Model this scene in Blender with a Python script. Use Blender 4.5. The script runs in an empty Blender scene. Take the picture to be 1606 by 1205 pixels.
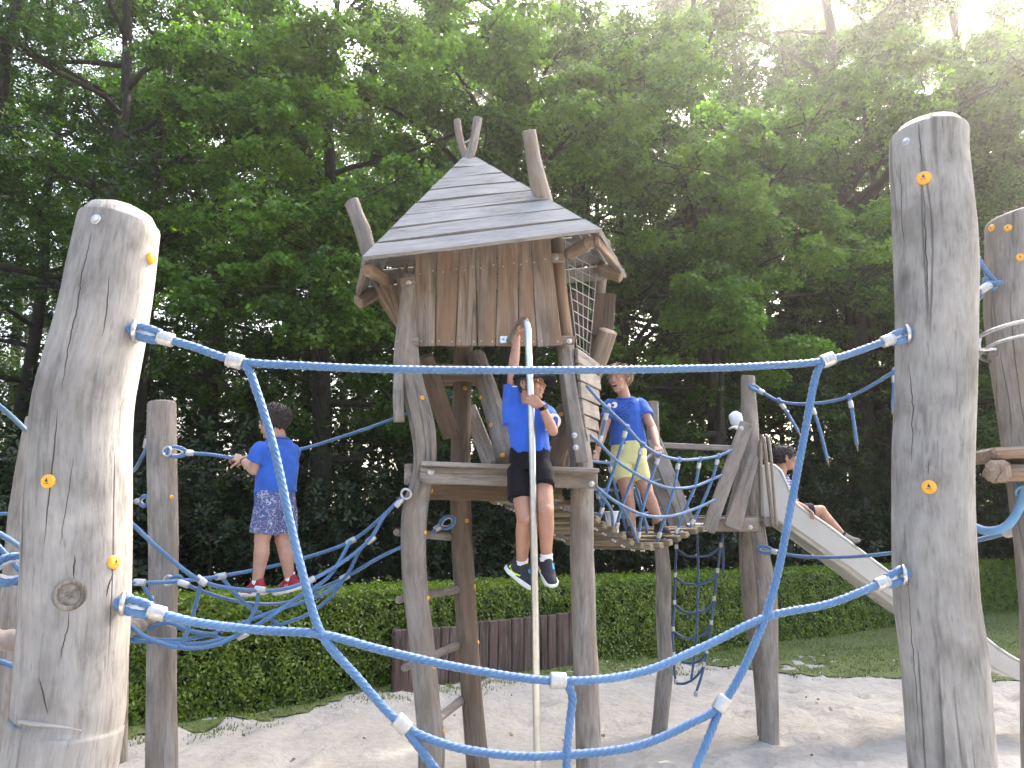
import bpy, bmesh, math, random
import numpy as np
from mathutils import Vector, Matrix, noise as mnoise
from mathutils.bvhtree import BVHTree

R = math.radians
scene = bpy.context.scene
COL = scene.collection
rng = np.random.default_rng(7)
random.seed(7)

# ---------------------------------------------------------------- camera
FPX, CX, CY, HZ = 1200.0, 803.0, 602.5, 840.0          # focal length in pixels of the photograph, centre, horizon row
CAM = Vector((0, 0, 1.6))
PITCH = math.atan((HZ - CY) / FPX)
cam_data = bpy.data.cameras.new('camera')
cam = bpy.data.objects.new('camera', cam_data)
COL.objects.link(cam)
cam.location = CAM
cam.rotation_euler = (R(90) + PITCH, 0, 0)
cam_data.sensor_width = 36.0
cam_data.lens = 36.0 * FPX / 1606.0
cam_data.clip_start = 0.05
cam_data.clip_end = 2000
scene.camera = cam

# ---------------------------------------------------------------- light
SUN_EL, SUN_AZ = R(45), R(32)                            # azimuth clockwise from +Y (away from the camera) towards +X
world = bpy.data.worlds.new('World')
scene.world = world
world.use_nodes = True
wn = world.node_tree
bg = wn.nodes['Background']
sky = wn.nodes.new('ShaderNodeTexSky')
sky.sky_type = 'NISHITA'
sky.sun_disc = False
sky.sun_elevation = SUN_EL
sky.sun_rotation = SUN_AZ
sky.air_density = 1.0
sky.dust_density = 8.0
sky.ozone_density = 0.2
wn.links.new(sky.outputs[0], bg.inputs[0])
bg.inputs[1].default_value = 0.15
sun_data = bpy.data.lights.new('sun', 'SUN')
sun_data.energy = 2.9
sun_data.angle = R(0.53)
sun_data.color = (1.0, 0.93, 0.82)
sun = bpy.data.objects.new('sun', sun_data)
COL.objects.link(sun)
sd = Vector((math.sin(SUN_AZ) * math.cos(SUN_EL), math.cos(SUN_AZ) * math.cos(SUN_EL), math.sin(SUN_EL)))
sun.rotation_euler = sd.to_track_quat('Z', 'Y').to_euler()
sun.location = sd * 60

scene.view_settings.view_transform = 'Standard'
scene.view_settings.look = 'None'
scene.view_settings.gamma = 1.0
scene.view_settings.exposure = 2.66
scene.cycles.max_bounces = 7
scene.cycles.diffuse_bounces = 4
scene.cycles.glossy_bounces = 3
scene.cycles.transmission_bounces = 4
scene.cycles.use_denoising = True
scene.cycles.sample_clamp_indirect = 8.0

# ---------------------------------------------------------------- pixel of the photograph + distance -> point in the place
cp, sp = math.cos(PITCH), math.sin(PITCH)
def P(px, py, y):
    u = (px - CX) / FPX; v = -(py - CY) / FPX
    d = Vector((u, cp - v * sp, sp + v * cp))
    return CAM + d * (y / d.y)
def zc(p):                                               # depth along the optical axis
    p = Vector(p) - CAM
    return p.y * cp + p.z * sp
def G(px, py):                                           # point on the flat ground
    u = (px - CX) / FPX; v = -(py - CY) / FPX
    d = Vector((u, cp - v * sp, sp + v * cp))
    return CAM + d * (-1.6 / d.z)
def wid(w, p): return w * zc(p) / FPX                    # width in metres of w pixels at point p

# ---------------------------------------------------------------- objects
def tag(o, label=None, cat=None, group=None, kind=None):
    if label: o['label'] = label
    if cat: o['category'] = cat
    if group: o['group'] = group
    if kind: o['kind'] = kind
    return o
def empty(name, loc, label, cat, group=None):
    o = bpy.data.objects.new(name, None)
    o.empty_display_size = 0.1
    o.location = loc
    COL.objects.link(o)
    return tag(o, label, cat, group)
def link(name, me, parent=None):
    o = bpy.data.objects.new(name, me)
    COL.objects.link(o)
    if parent is not None:
        o.parent = parent
        # meshes are written in world coordinates: undo the offset of the Empty at the thing's base
        if parent.type == 'EMPTY': o.matrix_parent_inverse = Matrix.Translation(parent.location).inverted()
    return o

class MB:
    """collects shapes (world coordinates) and links them as one mesh"""
    def __init__(s):
        s.v = []; s.f = []; s.g = []; s.mi = []; s.n = 0; s.m = 0; s.sm = []
    def add(s, verts, faces, grain=None, smooth=True):
        verts = np.asarray(verts, float).reshape(-1, 3)
        s.v.append(verts)
        s.g.append(np.asarray(grain, float).reshape(-1, 3) if grain is not None else verts)
        for f in faces:
            s.f.append([i + s.n for i in f]); s.mi.append(s.m); s.sm.append(smooth)
        s.n += len(verts)
        return s
    def build(s, name, mats, parent=None):
        me = bpy.data.meshes.new(name)
        v = np.concatenate(s.v)
        me.from_pydata(v.tolist(), [], s.f)
        if not isinstance(mats, (list, tuple)): mats = [mats]
        for m in mats: me.materials.append(m)
        me.polygons.foreach_set('material_index', s.mi)
        me.polygons.foreach_set('use_smooth', s.sm)
        a = me.attributes.new('gr', 'FLOAT_VECTOR', 'POINT')
        a.data.foreach_set('vector', np.concatenate(s.g).ravel())
        me.update()
        return link(name, me, parent)

def smooth_path(pts, step):
    p = np.array([tuple(q) for q in pts], float)
    if len(p) < 3:
        n = max(2, int(np.linalg.norm(p[-1] - p[0]) / step) + 1)
        t = np.linspace(0, 1, n)[:, None]
        return p[0] * (1 - t) + p[-1] * t
    q = np.vstack([2 * p[0] - p[1], p, 2 * p[-1] - p[-2]])
    out = []
    for i in range(1, len(q) - 2):
        p0, p1, p2, p3 = q[i - 1], q[i], q[i + 1], q[i + 2]
        # centripetal parametrisation
        t0 = 0; t1 = t0 + np.linalg.norm(p1 - p0) ** .5 + 1e-6; t2 = t1 + np.linalg.norm(p2 - p1) ** .5 + 1e-6; t3 = t2 + np.linalg.norm(p3 - p2) ** .5 + 1e-6
        n = max(2, int(np.linalg.norm(p2 - p1) / step) + 1)
        t = np.linspace(t1, t2, n, endpoint=False)[:, None]
        a1 = (t1 - t) / (t1 - t0) * p0 + (t - t0) / (t1 - t0) * p1
        a2 = (t2 - t) / (t2 - t1) * p1 + (t - t1) / (t2 - t1) * p2
        a3 = (t3 - t) / (t3 - t2) * p2 + (t - t2) / (t3 - t2) * p3
        b1 = (t2 - t) / (t2 - t0) * a1 + (t - t0) / (t2 - t0) * a2
        b2 = (t3 - t) / (t3 - t1) * a2 + (t - t1) / (t3 - t1) * a3
        out.append((t2 - t) / (t2 - t1) * b1 + (t - t1) / (t2 - t1) * b2)
    out.append(p[-1][None])
    return np.vstack(out)

def frames(path, ref=(0, 1, 0.01)):
    t = np.gradient(path, axis=0)
    t /= np.linalg.norm(t, axis=1)[:, None] + 1e-12
    n = np.zeros_like(path)
    a = np.array(ref, float)
    a = a - t[0] * a.dot(t[0])
    if np.linalg.norm(a) < 1e-3:
        a = np.array((1, 0, 0.02)); a = a - t[0] * a.dot(t[0])
    a /= np.linalg.norm(a)
    n[0] = a
    for i in range(1, len(path)):
        a = n[i - 1] - t[i] * n[i - 1].dot(t[i])
        n[i] = a / (np.linalg.norm(a) + 1e-12)
    b = np.cross(t, n)
    return t, n, b

def sweep(mb, path, rad, nseg=16, cap=True, lobes=0, lobe_amp=0.0, pitch=1.0, flat=None, wob=None, seed=None, dome=0.0, ref=(0, 1, 0.01)):
    """tube along path; rad scalar or per point; lobes: twisted strands; wob: function(theta, s) -> radius factor"""
    path = np.asarray(path, float)
    k = len(path)
    rad = np.full(k, rad, float) if np.isscalar(rad) else np.asarray(rad, float)
    if len(rad) != k: rad = np.interp(np.linspace(0, 1, k), np.linspace(0, 1, len(rad)), rad)
    t, n, b = frames(path, ref)
    s = np.concatenate([[0], np.cumsum(np.linalg.norm(np.diff(path, axis=0), axis=1))])
    th = np.linspace(0, 2 * math.pi, nseg, endpoint=False)
    rr = rad[:, None] * np.ones(nseg)[None]
    if lobes: rr = rr * (1 + lobe_amp * np.cos(lobes * (th[None] - 2 * math.pi * s[:, None] / pitch)))
    if wob is not None: rr = rr * wob(th[None], s[:, None])
    cx, sx = np.cos(th)[None, :, None], np.sin(th)[None, :, None]
    fx = 1.0 if flat is None else flat
    v = path[:, None] + rr[..., None] * (cx * n[:, None] + fx * sx * b[:, None])
    if seed is None: seed = rng.uniform(0, 50)
    g = np.stack([np.cos(th)[None] * rr + seed, np.sin(th)[None] * rr + seed * .37, s[:, None] + 0 * rr + seed * 1.7], -1)
    f = []
    idx = np.arange(k * nseg).reshape(k, nseg)
    for i in range(k - 1):
        a, c = idx[i], idx[i + 1]
        f += [(a[j], a[(j + 1) % nseg], c[(j + 1) % nseg], c[j]) for j in range(nseg)]
    vs, gs = v.reshape(-1, 3), g.reshape(-1, 3)
    if cap:
        vs = np.vstack([vs, path[0] - t[0] * dome * rad[0], path[-1] + t[-1] * dome * rad[-1]])
        gs = np.vstack([gs, (seed, seed * .37, seed * 1.7), (seed, seed * .37, s[-1] + seed * 1.7)])
        c0, c1 = k * nseg, k * nseg + 1
        f += [(c0, idx[0][(j + 1) % nseg], idx[0][j]) for j in range(nseg)]
        f += [(c1, idx[-1][j], idx[-1][(j + 1) % nseg]) for j in range(nseg)]
    mb.add(vs, f, gs)
    return mb

def beam(mb, p0, p1, w, t, up=(0, 0, 1), bevel=0.006, w1=None, t1=None, seg=1, warp=0.0, roll=0):
    """board from p0 to p1; w across (perpendicular to up), t along up"""
    p0 = np.array(tuple(p0), float); p1 = np.array(tuple(p1), float)
    d = p1 - p0; L = np.linalg.norm(d); d /= L
    u = np.array(up, float); u -= d * u.dot(d); u /= np.linalg.norm(u)
    r = np.cross(d, u)
    w1 = w if w1 is None else w1; t1 = t if t1 is None else t1
    bv = min(bevel, w * .3, t * .3)
    prof = lambda a, b_, c: [(-a + c, -b_), (a - c, -b_), (a, -b_ + c), (a, b_ - c), (a - c, b_), (-a + c, b_), (-a, b_ - c), (-a, -b_ + c)]
    st = [(0, -bv, True)] + [(i / seg, 0, False) for i in range(seg + 1)] + [(1, bv, True)]
    sd_ = rng.uniform(0, 60, 3)
    vs, gs = [], []
    ph = rng.uniform(0, 6)
    for (q, off, shr) in st:
        a = (w + (w1 - w) * q) / 2; b_ = (t + (t1 - t) * q) / 2
        c = p0 + d * (L * q) + (d * (bv if off < 0 else -bv) * 0 if True else 0)
        if shr: a -= bv * .8; b_ -= bv * .8
        else: c = c + d * (bv if q == 0 else (-bv if q == 1 else 0))
        c = c + r * warp * math.sin(ph + q * 4.1) + u * warp * .6 * math.cos(ph * 1.7 + q * 3.3)
        for (x, y) in prof(a, b_, bv):
            vs.append(c + r * x + u * y); gs.append((x + sd_[0], y + sd_[1], L * q + sd_[2]))
    n = len(st); f = []
    for i in range(n - 1):
        for j in range(8):
            f.append((i * 8 + j, i * 8 + (j + 1) % 8, (i + 1) * 8 + (j + 1) % 8, (i + 1) * 8 + j))
    f.append(tuple(range(7, -1, -1))); f.append(tuple((n - 1) * 8 + j for j in range(8)))
    mb.add(vs, f, gs, smooth=False)
    return mb

def ball(mb, c, r, axes=None, nu=16, nv=10, half=False):
    """ellipsoid; axes = 3 vectors with lengths"""
    c = np.array(tuple(c), float)
    A = np.eye(3) * r if axes is None else np.array([tuple(a) for a in axes], float)
    vs = []; f = []
    v1 = math.pi / 2 if half else math.pi
    for i in range(nv + 1):
        ph = v1 * i / nv
        for j in range(nu):
            th = 2 * math.pi * j / nu
            q = np.array((math.sin(ph) * math.cos(th), math.sin(ph) * math.sin(th), math.cos(ph)))
            vs.append(c + q @ A)
    for i in range(nv):
        for j in range(nu):
            f.append((i * nu + j, (i + 1) * nu + j, (i + 1) * nu + (j + 1) % nu, i * nu + (j + 1) % nu))
    if half: f.append(tuple(nv * nu + j for j in range(nu - 1, -1, -1)))
    mb.add(vs, f)
    return mb

def ring(mb, c, axis, R_, r_, nu=24, nv=8, sc=(1, 1), upv=None):
    c = np.array(tuple(c), float); a = np.array(tuple(axis), float); a /= np.linalg.norm(a)
    h = np.array((0, 0, 1.)) if upv is None else np.array(upv, float)
    h = h - a * h.dot(a)
    if np.linalg.norm(h) < 1e-3: h = np.array((1., 0, 0)) - a * a[0]
    h /= np.linalg.norm(h); k = np.cross(a, h)
    vs = []; f = []
    for i in range(nu):
        th = 2 * math.pi * i / nu
        o = h * math.cos(th) * sc[0] + k * math.sin(th) * sc[1]
        for j in range(nv):
            ph = 2 * math.pi * j / nv
            vs.append(c + o * R_ + (o / np.linalg.norm(o)) * r_ * math.cos(ph) + a * r_ * math.sin(ph))
    for i in range(nu):
        for j in range(nv):
            f.append((i * nv + j, ((i + 1) % nu) * nv + j, ((i + 1) % nu) * nv + (j + 1) % nv, i * nv + (j + 1) % nv))
    mb.add(vs, f)
    return mb

def disc(mb, c, axis, r, h, nu=20, dome=0.3):
    """round button sitting on a surface at c, facing axis"""
    a = np.array(tuple(axis), float); a /= np.linalg.norm(a); c = np.array(tuple(c), float)
    k = [0, .45, .75, .92, 1.0]
    path = np.array([c - a * h * .8] + [c + a * h * q for q in k])
    rad = np.array([1, 1, .97, .86, .62, .02]) * r
    sweep(mb, path, rad, nseg=nu, cap=True)
    return mb

# ---------------------------------------------------------------- materials
def newmat(name):
    m = bpy.data.materials.new(name); m.use_nodes = True
    nt = m.node_tree
    return m, nt, nt.nodes['Principled BSDF']
def N(nt, typ, **kw):
    n = nt.nodes.new(typ)
    for k, v in kw.items():
        if k in n.inputs: n.inputs[k].default_value = v
        else: setattr(n, k, v)
    return n
def ramp(nt, fac, stops):
    r = nt.nodes.new('ShaderNodeValToRGB')
    e = r.color_ramp.elements
    while len(e) < len(stops): e.new(0.5)
    for i, (p, c) in enumerate(stops):
        e[i].position = p
        e[i].color = (*c, 1) if len(c) == 3 else c
    nt.links.new(fac, r.inputs[0])
    return r
def mapped(nt, src, scale):
    m = nt.nodes.new('ShaderNodeMapping'); m.inputs['Scale'].default_value = scale
    nt.links.new(src, m.inputs[0])
    return m.outputs[0]
def noise_n(nt, vec, scale, detail=4, rough=.55, dist=0):
    n = nt.nodes.new('ShaderNodeTexNoise')
    n.inputs['Scale'].default_value = scale; n.inputs['Detail'].default_value = detail
    n.inputs['Roughness'].default_value = rough; n.inputs['Distortion'].default_value = dist
    nt.links.new(vec, n.inputs['Vector'])
    return n.outputs['Fac']
def mixc(nt, fac, a, b, mode='MIX'):
    m = nt.nodes.new('ShaderNodeMix'); m.data_type = 'RGBA'; m.blend_type = mode
    for s_, k in ((fac, 0), (a, 6), (b, 7)):
        if hasattr(s_, 'links') or hasattr(s_, 'is_output'): nt.links.new(s_, m.inputs[k])
        elif k == 0: m.inputs[0].default_value = s_
        else: m.inputs[k].default_value = (*s_, 1)
    return m.outputs[2]
def mathn(nt, op, a, b=None, c=None):
    m = nt.nodes.new('ShaderNodeMath'); m.operation = op
    for i, q in enumerate((a, b, c)):
        if q is None: continue
        if hasattr(q, 'is_output'): nt.links.new(q, m.inputs[i])
        else: m.inputs[i].default_value = q
    return m.outputs[0]
def bumpn(nt, h, strength, dist, prev=None):
    b = nt.nodes.new('ShaderNodeBump'); b.inputs['Strength'].default_value = strength; b.inputs['Distance'].default_value = dist
    nt.links.new(h, b.inputs['Height'])
    if prev is not None: nt.links.new(prev, b.inputs['Normal'])
    return b.outputs[0]

def wood_mat(name, light, mid, dark, brown=None, brown_amt=0.0, crack=0.5, k=1.0, rough=.85, knots=True, stretch=1.0, mottle=1.0):
    m, nt, bs = newmat(name)
    at = N(nt, 'ShaderNodeAttribute', attribute_name='gr').outputs['Vector']
    fine = noise_n(nt, mapped(nt, at, (1, 1, .045 * stretch)), 120 * k, 5, .65)
    mid_n = noise_n(nt, mapped(nt, at, (1, 1, .09 * stretch)), 26 * k, 4, .6, .6)
    big = noise_n(nt, mapped(nt, at, (1, 1, .3 * stretch)), 7 * k, 3, .55, .3)
    f1 = mathn(nt, 'ADD', mathn(nt, 'MULTIPLY', fine, .45), mathn(nt, 'MULTIPLY', mid_n, .55))
    col = ramp(nt, f1, [(.34, dark), (.47, mid), (.6, light)]).outputs[0]
    bl = ramp(nt, big, [(.35, tuple(1 - mottle * q for q in (.40, .415, .43))), (.5, (1 - .1 * mottle,) * 3), (.68, (1 + .12 * mottle, 1 + .11 * mottle, 1 + .09 * mottle))]).outputs[0]
    col = mixc(nt, 1.0, col, bl, 'MULTIPLY')
    # small dark weathering flecks, drawn out along the grain
    fl = noise_n(nt, mapped(nt, at, (1, 1, .16)), 60 * k, 3, .6, .4)
    flm = ramp(nt, fl, [(.61, (0, 0, 0)), (.70, (1, 1, 1))]).outputs[0]
    col = mixc(nt, mathn(nt, 'MULTIPLY', flm, .5), col, tuple(c * .7 for c in dark))
    if brown is not None:
        bn = noise_n(nt, mapped(nt, at, (1, 1, .2)), 9 * k, 3, .6)
        bm_ = ramp(nt, bn, [(.5 - brown_amt * .35, (0, 0, 0)), (.78 - brown_amt * .35, (1, 1, 1))]).outputs[0]
        bcol = mixc(nt, f1, tuple(c * .55 for c in brown), tuple(c * 1.35 for c in brown))
        col = mixc(nt, mathn(nt, 'MULTIPLY', bm_, .85), col, bcol)
    h = mathn(nt, 'ADD', mathn(nt, 'MULTIPLY', fine, .5), mathn(nt, 'MULTIPLY', mid_n, .8))
    if knots:
        vo = nt.nodes.new('ShaderNodeTexVoronoi'); vo.inputs['Scale'].default_value = 3.4 * k
        nt.links.new(mapped(nt, at, (1, 1, .55)), vo.inputs['Vector'])
        km = ramp(nt, vo.outputs['Distance'], [(.03, (1, 1, 1)), (.10, (.25, .25, .25)), (.16, (0, 0, 0))]).outputs[0]
        col = mixc(nt, mathn(nt, 'MULTIPLY', km, .8), col, tuple(c * .45 for c in dark))
    if crack:
        cn = noise_n(nt, mapped(nt, at, (1, 1, .028)), 9.5 * k, 2, .5, .15)
        band = mathn(nt, 'ABSOLUTE', mathn(nt, 'SUBTRACT', cn, .5))
        cm = ramp(nt, band, [(0.0, (1, 1, 1)), (.006 * (1 + crack), (.5, .5, .5)), (.012 * (1 + crack), (0, 0, 0))]).outputs[0]
        gate = ramp(nt, noise_n(nt, mapped(nt, at, (1, 1, .25)), 4 * k, 2), [(.5, (0, 0, 0)), (.56, (1, 1, 1))]).outputs[0]
        cm = mathn(nt, 'MULTIPLY', cm, gate)
        col = mixc(nt, mathn(nt, 'MULTIPLY', cm, min(1, crack + .3)), col, (.035, .03, .027))
        h = mathn(nt, 'SUBTRACT', h, mathn(nt, 'MULTIPLY', cm, 1.2))
    nt.links.new(col, bs.inputs['Base Color'])
    nt.links.new(bumpn(nt, h, .65, .008), bs.inputs['Normal'])
    bs.inputs['Roughness'].default_value = rough
    bs.inputs['Specular IOR Level'].default_value = .25
    return m

WOOD_PALE = wood_mat('pale_weathered_log', (.335, .32, .30), (.275, .261, .243), (.175, .163, .15), crack=.3, k=.8, stretch=3.2, mottle=.8)
WOOD_GREY = wood_mat('grey_weathered_wood', (.335, .305, .272), (.262, .235, .208), (.158, .138, .12), brown=(.225, .175, .13), brown_amt=.18, crack=.25, stretch=1.8, mottle=.7)
WOOD_ROOF = wood_mat('silvered_roof_boards', (0.336, 0.332, 0.323), (0.290, 0.286, 0.277), (0.202, 0.197, 0.192), crack=.15, k=.9, stretch=1.5, mottle=.45)
WOOD_WALL = wood_mat('tan_weathered_boards', (.37, .315, .265), (.27, .222, .178), (.135, .105, .082), brown=(.27, .165, .10), brown_amt=.36, crack=.2, k=.9)
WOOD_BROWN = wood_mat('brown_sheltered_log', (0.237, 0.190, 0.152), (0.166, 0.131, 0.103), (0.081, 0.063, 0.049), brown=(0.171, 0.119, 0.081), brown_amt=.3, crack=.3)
WOOD_DARK = wood_mat('dark_stained_boards', (0.169, 0.135, 0.119), (0.074, 0.057, 0.051), (0.024, 0.019, 0.018), brown=(0.115, 0.074, 0.061), brown_amt=.35, crack=.3)
WOOD_TREAD = wood_mat('olive_tread_wood', (.33, .28, .19), (.235, .195, .13), (.12, .10, .07), crack=.2, knots=False)

def simple(name, col, rough=.5, metal=0.0, spec=.5, noise_amt=0.0, nscale=20, bump=0.0):
    m, nt, bs = newmat(name)
    bs.inputs['Roughness'].default_value = rough
    bs.inputs['Metallic'].default_value = metal
    bs.inputs['Specular IOR Level'].default_value = spec
    tc = nt.nodes.new('ShaderNodeTexCoord').outputs['Object']
    n = noise_n(nt, tc, nscale, 4)
    lo = tuple(c * (1 - noise_amt) for c in col); hi = tuple(min(1, c * (1 + noise_amt)) for c in col)
    nt.links.new(ramp(nt, n, [(.3, lo), (.7, hi)]).outputs[0], bs.inputs['Base Color'])
    if bump: nt.links.new(bumpn(nt, n, bump, .01), bs.inputs['Normal'])
    return m
STEEL = simple('brushed_steel', (.62, .61, .59), .28, 1.0, noise_amt=.08, nscale=30)
FERRULE = simple('cast_aluminium', (0.499, 0.499, 0.490), .42, .7, noise_amt=.1, nscale=60)
CHROME = simple('zinc_plated_iron', (.55, .55, .56), .3, 1.0, noise_amt=.2, nscale=60)
BRONZE = simple('tarnished_handrail', (.24, .205, .17), .4, .6, noise_amt=.15)
SLIDE_M = simple('slide_sheet_steel', (0.430, 0.421, 0.400), .45, .55, noise_amt=.06, nscale=6)
YELLOW = simple('yellow_plastic', (.80, .38, .03), .35, noise_amt=.12, nscale=40)
BLACK = simple('black_print', (.02, .02, .02), .5)
def rope_mat(name, c1, c2, rough=.55):
    m, nt, bs = newmat(name)
    at = N(nt, 'ShaderNodeAttribute', attribute_name='gr').outputs['Vector']
    n = noise_n(nt, mapped(nt, at, (1, 1, .5)), 350, 3)
    b = noise_n(nt, at, 3, 3)
    col = ramp(nt, n, [(.3, c1), (.7, c2)]).outputs[0]
    col = mixc(nt, mathn(nt, 'MULTIPLY', ramp(nt, b, [(.5, (0, 0, 0)), (.75, (1, 1, 1))]).outputs[0], .35), col, tuple(min(1, c * 1.6 + .05) for c in c2))
    nt.links.new(col, bs.inputs['Base Color'])
    nt.links.new(bumpn(nt, n, .3, .002), bs.inputs['Normal'])
    bs.inputs['Roughness'].default_value = rough
    bs.inputs['Sheen Weight'].default_value = .25
    return m
ROPE = rope_mat('blue_rope', (.036, .105, .235), (.078, .185, .355))
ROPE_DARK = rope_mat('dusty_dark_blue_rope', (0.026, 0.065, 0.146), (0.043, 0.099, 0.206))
HEMP = rope_mat('thick_hemp_rope', (.17, .125, .095), (.27, .21, .165))
# ================================================================ SETTING
def hz(x, y):                                            # height of the sand and lawn
    n = mnoise.noise(Vector((x * .45, y * .45, 3.1))) * .05 + mnoise.noise(Vector((x * 1.7, y * 1.7, 1.7))) * .022
    return n
def fast_mesh(name, verts, quads, mats, parent=None, tint=None, smooth=False, matidx=None):
    verts = np.asarray(verts, np.float32); quads = np.asarray(quads, np.int32)
    me = bpy.data.meshes.new(name)
    k = quads.shape[1]
    me.vertices.add(len(verts)); me.vertices.foreach_set('co', verts.ravel())
    me.loops.add(quads.size); me.loops.foreach_set('vertex_index', quads.ravel())
    me.polygons.add(len(quads))
    me.polygons.foreach_set('loop_start', np.arange(0, quads.size, k, dtype=np.int32))
    if not isinstance(mats, (list, tuple)): mats = [mats]
    for m in mats: me.materials.append(m)
    if matidx is not None: me.polygons.foreach_set('material_index', np.asarray(matidx, np.int32))
    if smooth: me.polygons.foreach_set('use_smooth', np.ones(len(quads), bool))
    if tint is not None:
        a = me.attributes.new('tint', 'FLOAT', 'POINT'); a.data.foreach_set('value', np.asarray(tint, np.float32))
    me.update(calc_edges=True)
    return link(name, me, parent)

# --- soil to the horizon
def soil_mat():
    m, nt, bs = newmat('forest_soil')
    tc = nt.nodes.new('ShaderNodeTexCoord').outputs['Object']
    n = noise_n(nt, tc, 3, 6); n2 = noise_n(nt, tc, 25, 4)
    col = ramp(nt, n, [(.35, (.035, .028, .02)), (.55, (.07, .055, .038)), (.7, (.05, .06, .025))]).outputs[0]
    nt.links.new(mixc(nt, .5, col, ramp(nt, n2, [(.3, (.02, .018, .012)), (.7, (.11, .085, .055))]).outputs[0]), bs.inputs['Base Color'])
    nt.links.new(bumpn(nt, n2, .7, .04), bs.inputs['Normal'])
    bs.inputs['Roughness'].default_value = .95
    return m
gx = np.linspace(-400, 400, 41)
GX, GY = np.meshgrid(gx, gx + 100)
gv = np.stack([GX, GY, np.full_like(GX, -.16)], -1).reshape(-1, 3)
gi = np.arange(41 * 41).reshape(41, 41)
gq = np.stack([gi[:-1, :-1], gi[:-1, 1:], gi[1:, 1:], gi[1:, :-1]], -1).reshape(-1, 4)
tag(fast_mesh('ground', gv, gq, soil_mat()), 'dark leaf littered soil under the trees', 'ground', kind='structure')

# --- sand
def sand_mat():
    m, nt, bs = newmat('pale_play_sand')
    tc = nt.nodes.new('ShaderNodeTexCoord').outputs['Object']
    a = noise_n(nt, tc, 2.2, 5); b = noise_n(nt, tc, 14, 6, .6); c = noise_n(nt, tc, 160, 3, .7)
    col = ramp(nt, a, [(.3, (.345, .325, .29)), (.5, (.385, .367, .332)), (.7, (.42, .403, .37))]).outputs[0]
    col = mixc(nt, .35, col, ramp(nt, b, [(.35, (.29, .268, .235)), (.6, (.43, .412, .38))]).outputs[0])
    sp_ = ramp(nt, c, [(.66, (0, 0, 0)), (.72, (1, 1, 1))]).outputs[0]
    col = mixc(nt, mathn(nt, 'MULTIPLY', sp_, .45), col, (.22, .19, .16))
    d = noise_n(nt, tc, 34, 2, .5)
    dm = ramp(nt, d, [(.72, (0, 0, 0)), (.76, (1, 1, 1))]).outputs[0]
    col = mixc(nt, mathn(nt, 'MULTIPLY', dm, .35), col, (.16, .13, .10))
    nt.links.new(col, bs.inputs['Base Color'])
    h = mathn(nt, 'ADD', b, mathn(nt, 'MULTIPLY', c, .15))
    nt.links.new(bumpn(nt, h, .8, .04), bs.inputs['Normal'])
    bs.inputs['Roughness'].default_value = .95; bs.inputs['Specular IOR Level'].default_value = .15
    return m
nx, ny = 330, 260
sx_ = np.linspace(-12, 15, nx); sy_ = np.linspace(-2, 18.5, ny) ** 1.0
SX, SY = np.meshgrid(sx_, sy_)
SZ = np.array([[hz(x, y) for x in sx_] for y in sy_])
fr = np.random.default_rng(3)
for i in range(900):                                     # trampled hollows
    cx_, cy_ = fr.uniform(-5, 7), fr.uniform(2, 11); a_ = fr.uniform(0, 6.3)
    rx, ry, dp = fr.uniform(.07, .13), fr.uniform(.14, .26), fr.uniform(.018, .05)
    i0, i1 = np.searchsorted(sx_, [cx_ - .5, cx_ + .5]); j0, j1 = np.searchsorted(sy_, [cy_ - .5, cy_ + .5])
    if i1 <= i0 or j1 <= j0: continue
    dx = SX[j0:j1, i0:i1] - cx_; dy = SY[j0:j1, i0:i1] - cy_
    u = (dx * math.cos(a_) + dy * math.sin(a_)) / rx; w = (-dx * math.sin(a_) + dy * math.cos(a_)) / ry
    q = np.sqrt(u * u + w * w)
    SZ[j0:j1, i0:i1] += -dp * np.exp(-q ** 2) + dp * .45 * np.exp(-((q - 1.5) / .45) ** 2)
# sand heaped against the palisade
PAL0, PAL1 = (-1.27, 7.97), (.78, 9.42)
_t = np.clip(((SX - PAL0[0]) * 2.05 + (SY - PAL0[1]) * 1.45) / (2.05 ** 2 + 1.45 ** 2), -.05, 1.1)
SZ += .10 * np.exp(-((SX - PAL0[0] - _t * 2.05) ** 2 + (SY - PAL0[1] - _t * 1.45) ** 2) / .35)
HX0, HY0, HSL = -4.04, 6.19, .735                        # hedge foot line
def hedge_y(x): return HY0 + HSL * (x - HX0)
# beyond the hedge the sand sheet dips under the soil
SZ -= np.clip((SY - (HY0 + HSL * (SX - HX0)) - .5) * .6, 0, .6)
sv = np.stack([SX, SY, SZ], -1).reshape(-1, 3)
si = np.arange(nx * ny).reshape(ny, nx)
sq = np.stack([si[:-1, :-1], si[:-1, 1:], si[1:, 1:], si[1:, :-1]], -1).reshape(-1, 4)
sand = fast_mesh('sand', sv, sq, sand_mat(), smooth=True)
tag(sand, 'pale trampled play sand under the climbing frames', 'sand', kind='structure')
def sand_z(x, y):
    i = min(max(np.searchsorted(sx_, x) - 1, 0), nx - 2); j = min(max(np.searchsorted(sy_, y) - 1, 0), ny - 2)
    fx = (x - sx_[i]) / (sx_[i + 1] - sx_[i]); fy = (y - sy_[j]) / (sy_[j + 1] - sy_[j])
    return float(SZ[j, i] * (1 - fx) * (1 - fy) + SZ[j, i + 1] * fx * (1 - fy) + SZ[j + 1, i] * (1 - fx) * fy + SZ[j + 1, i + 1] * fx * fy)

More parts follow.
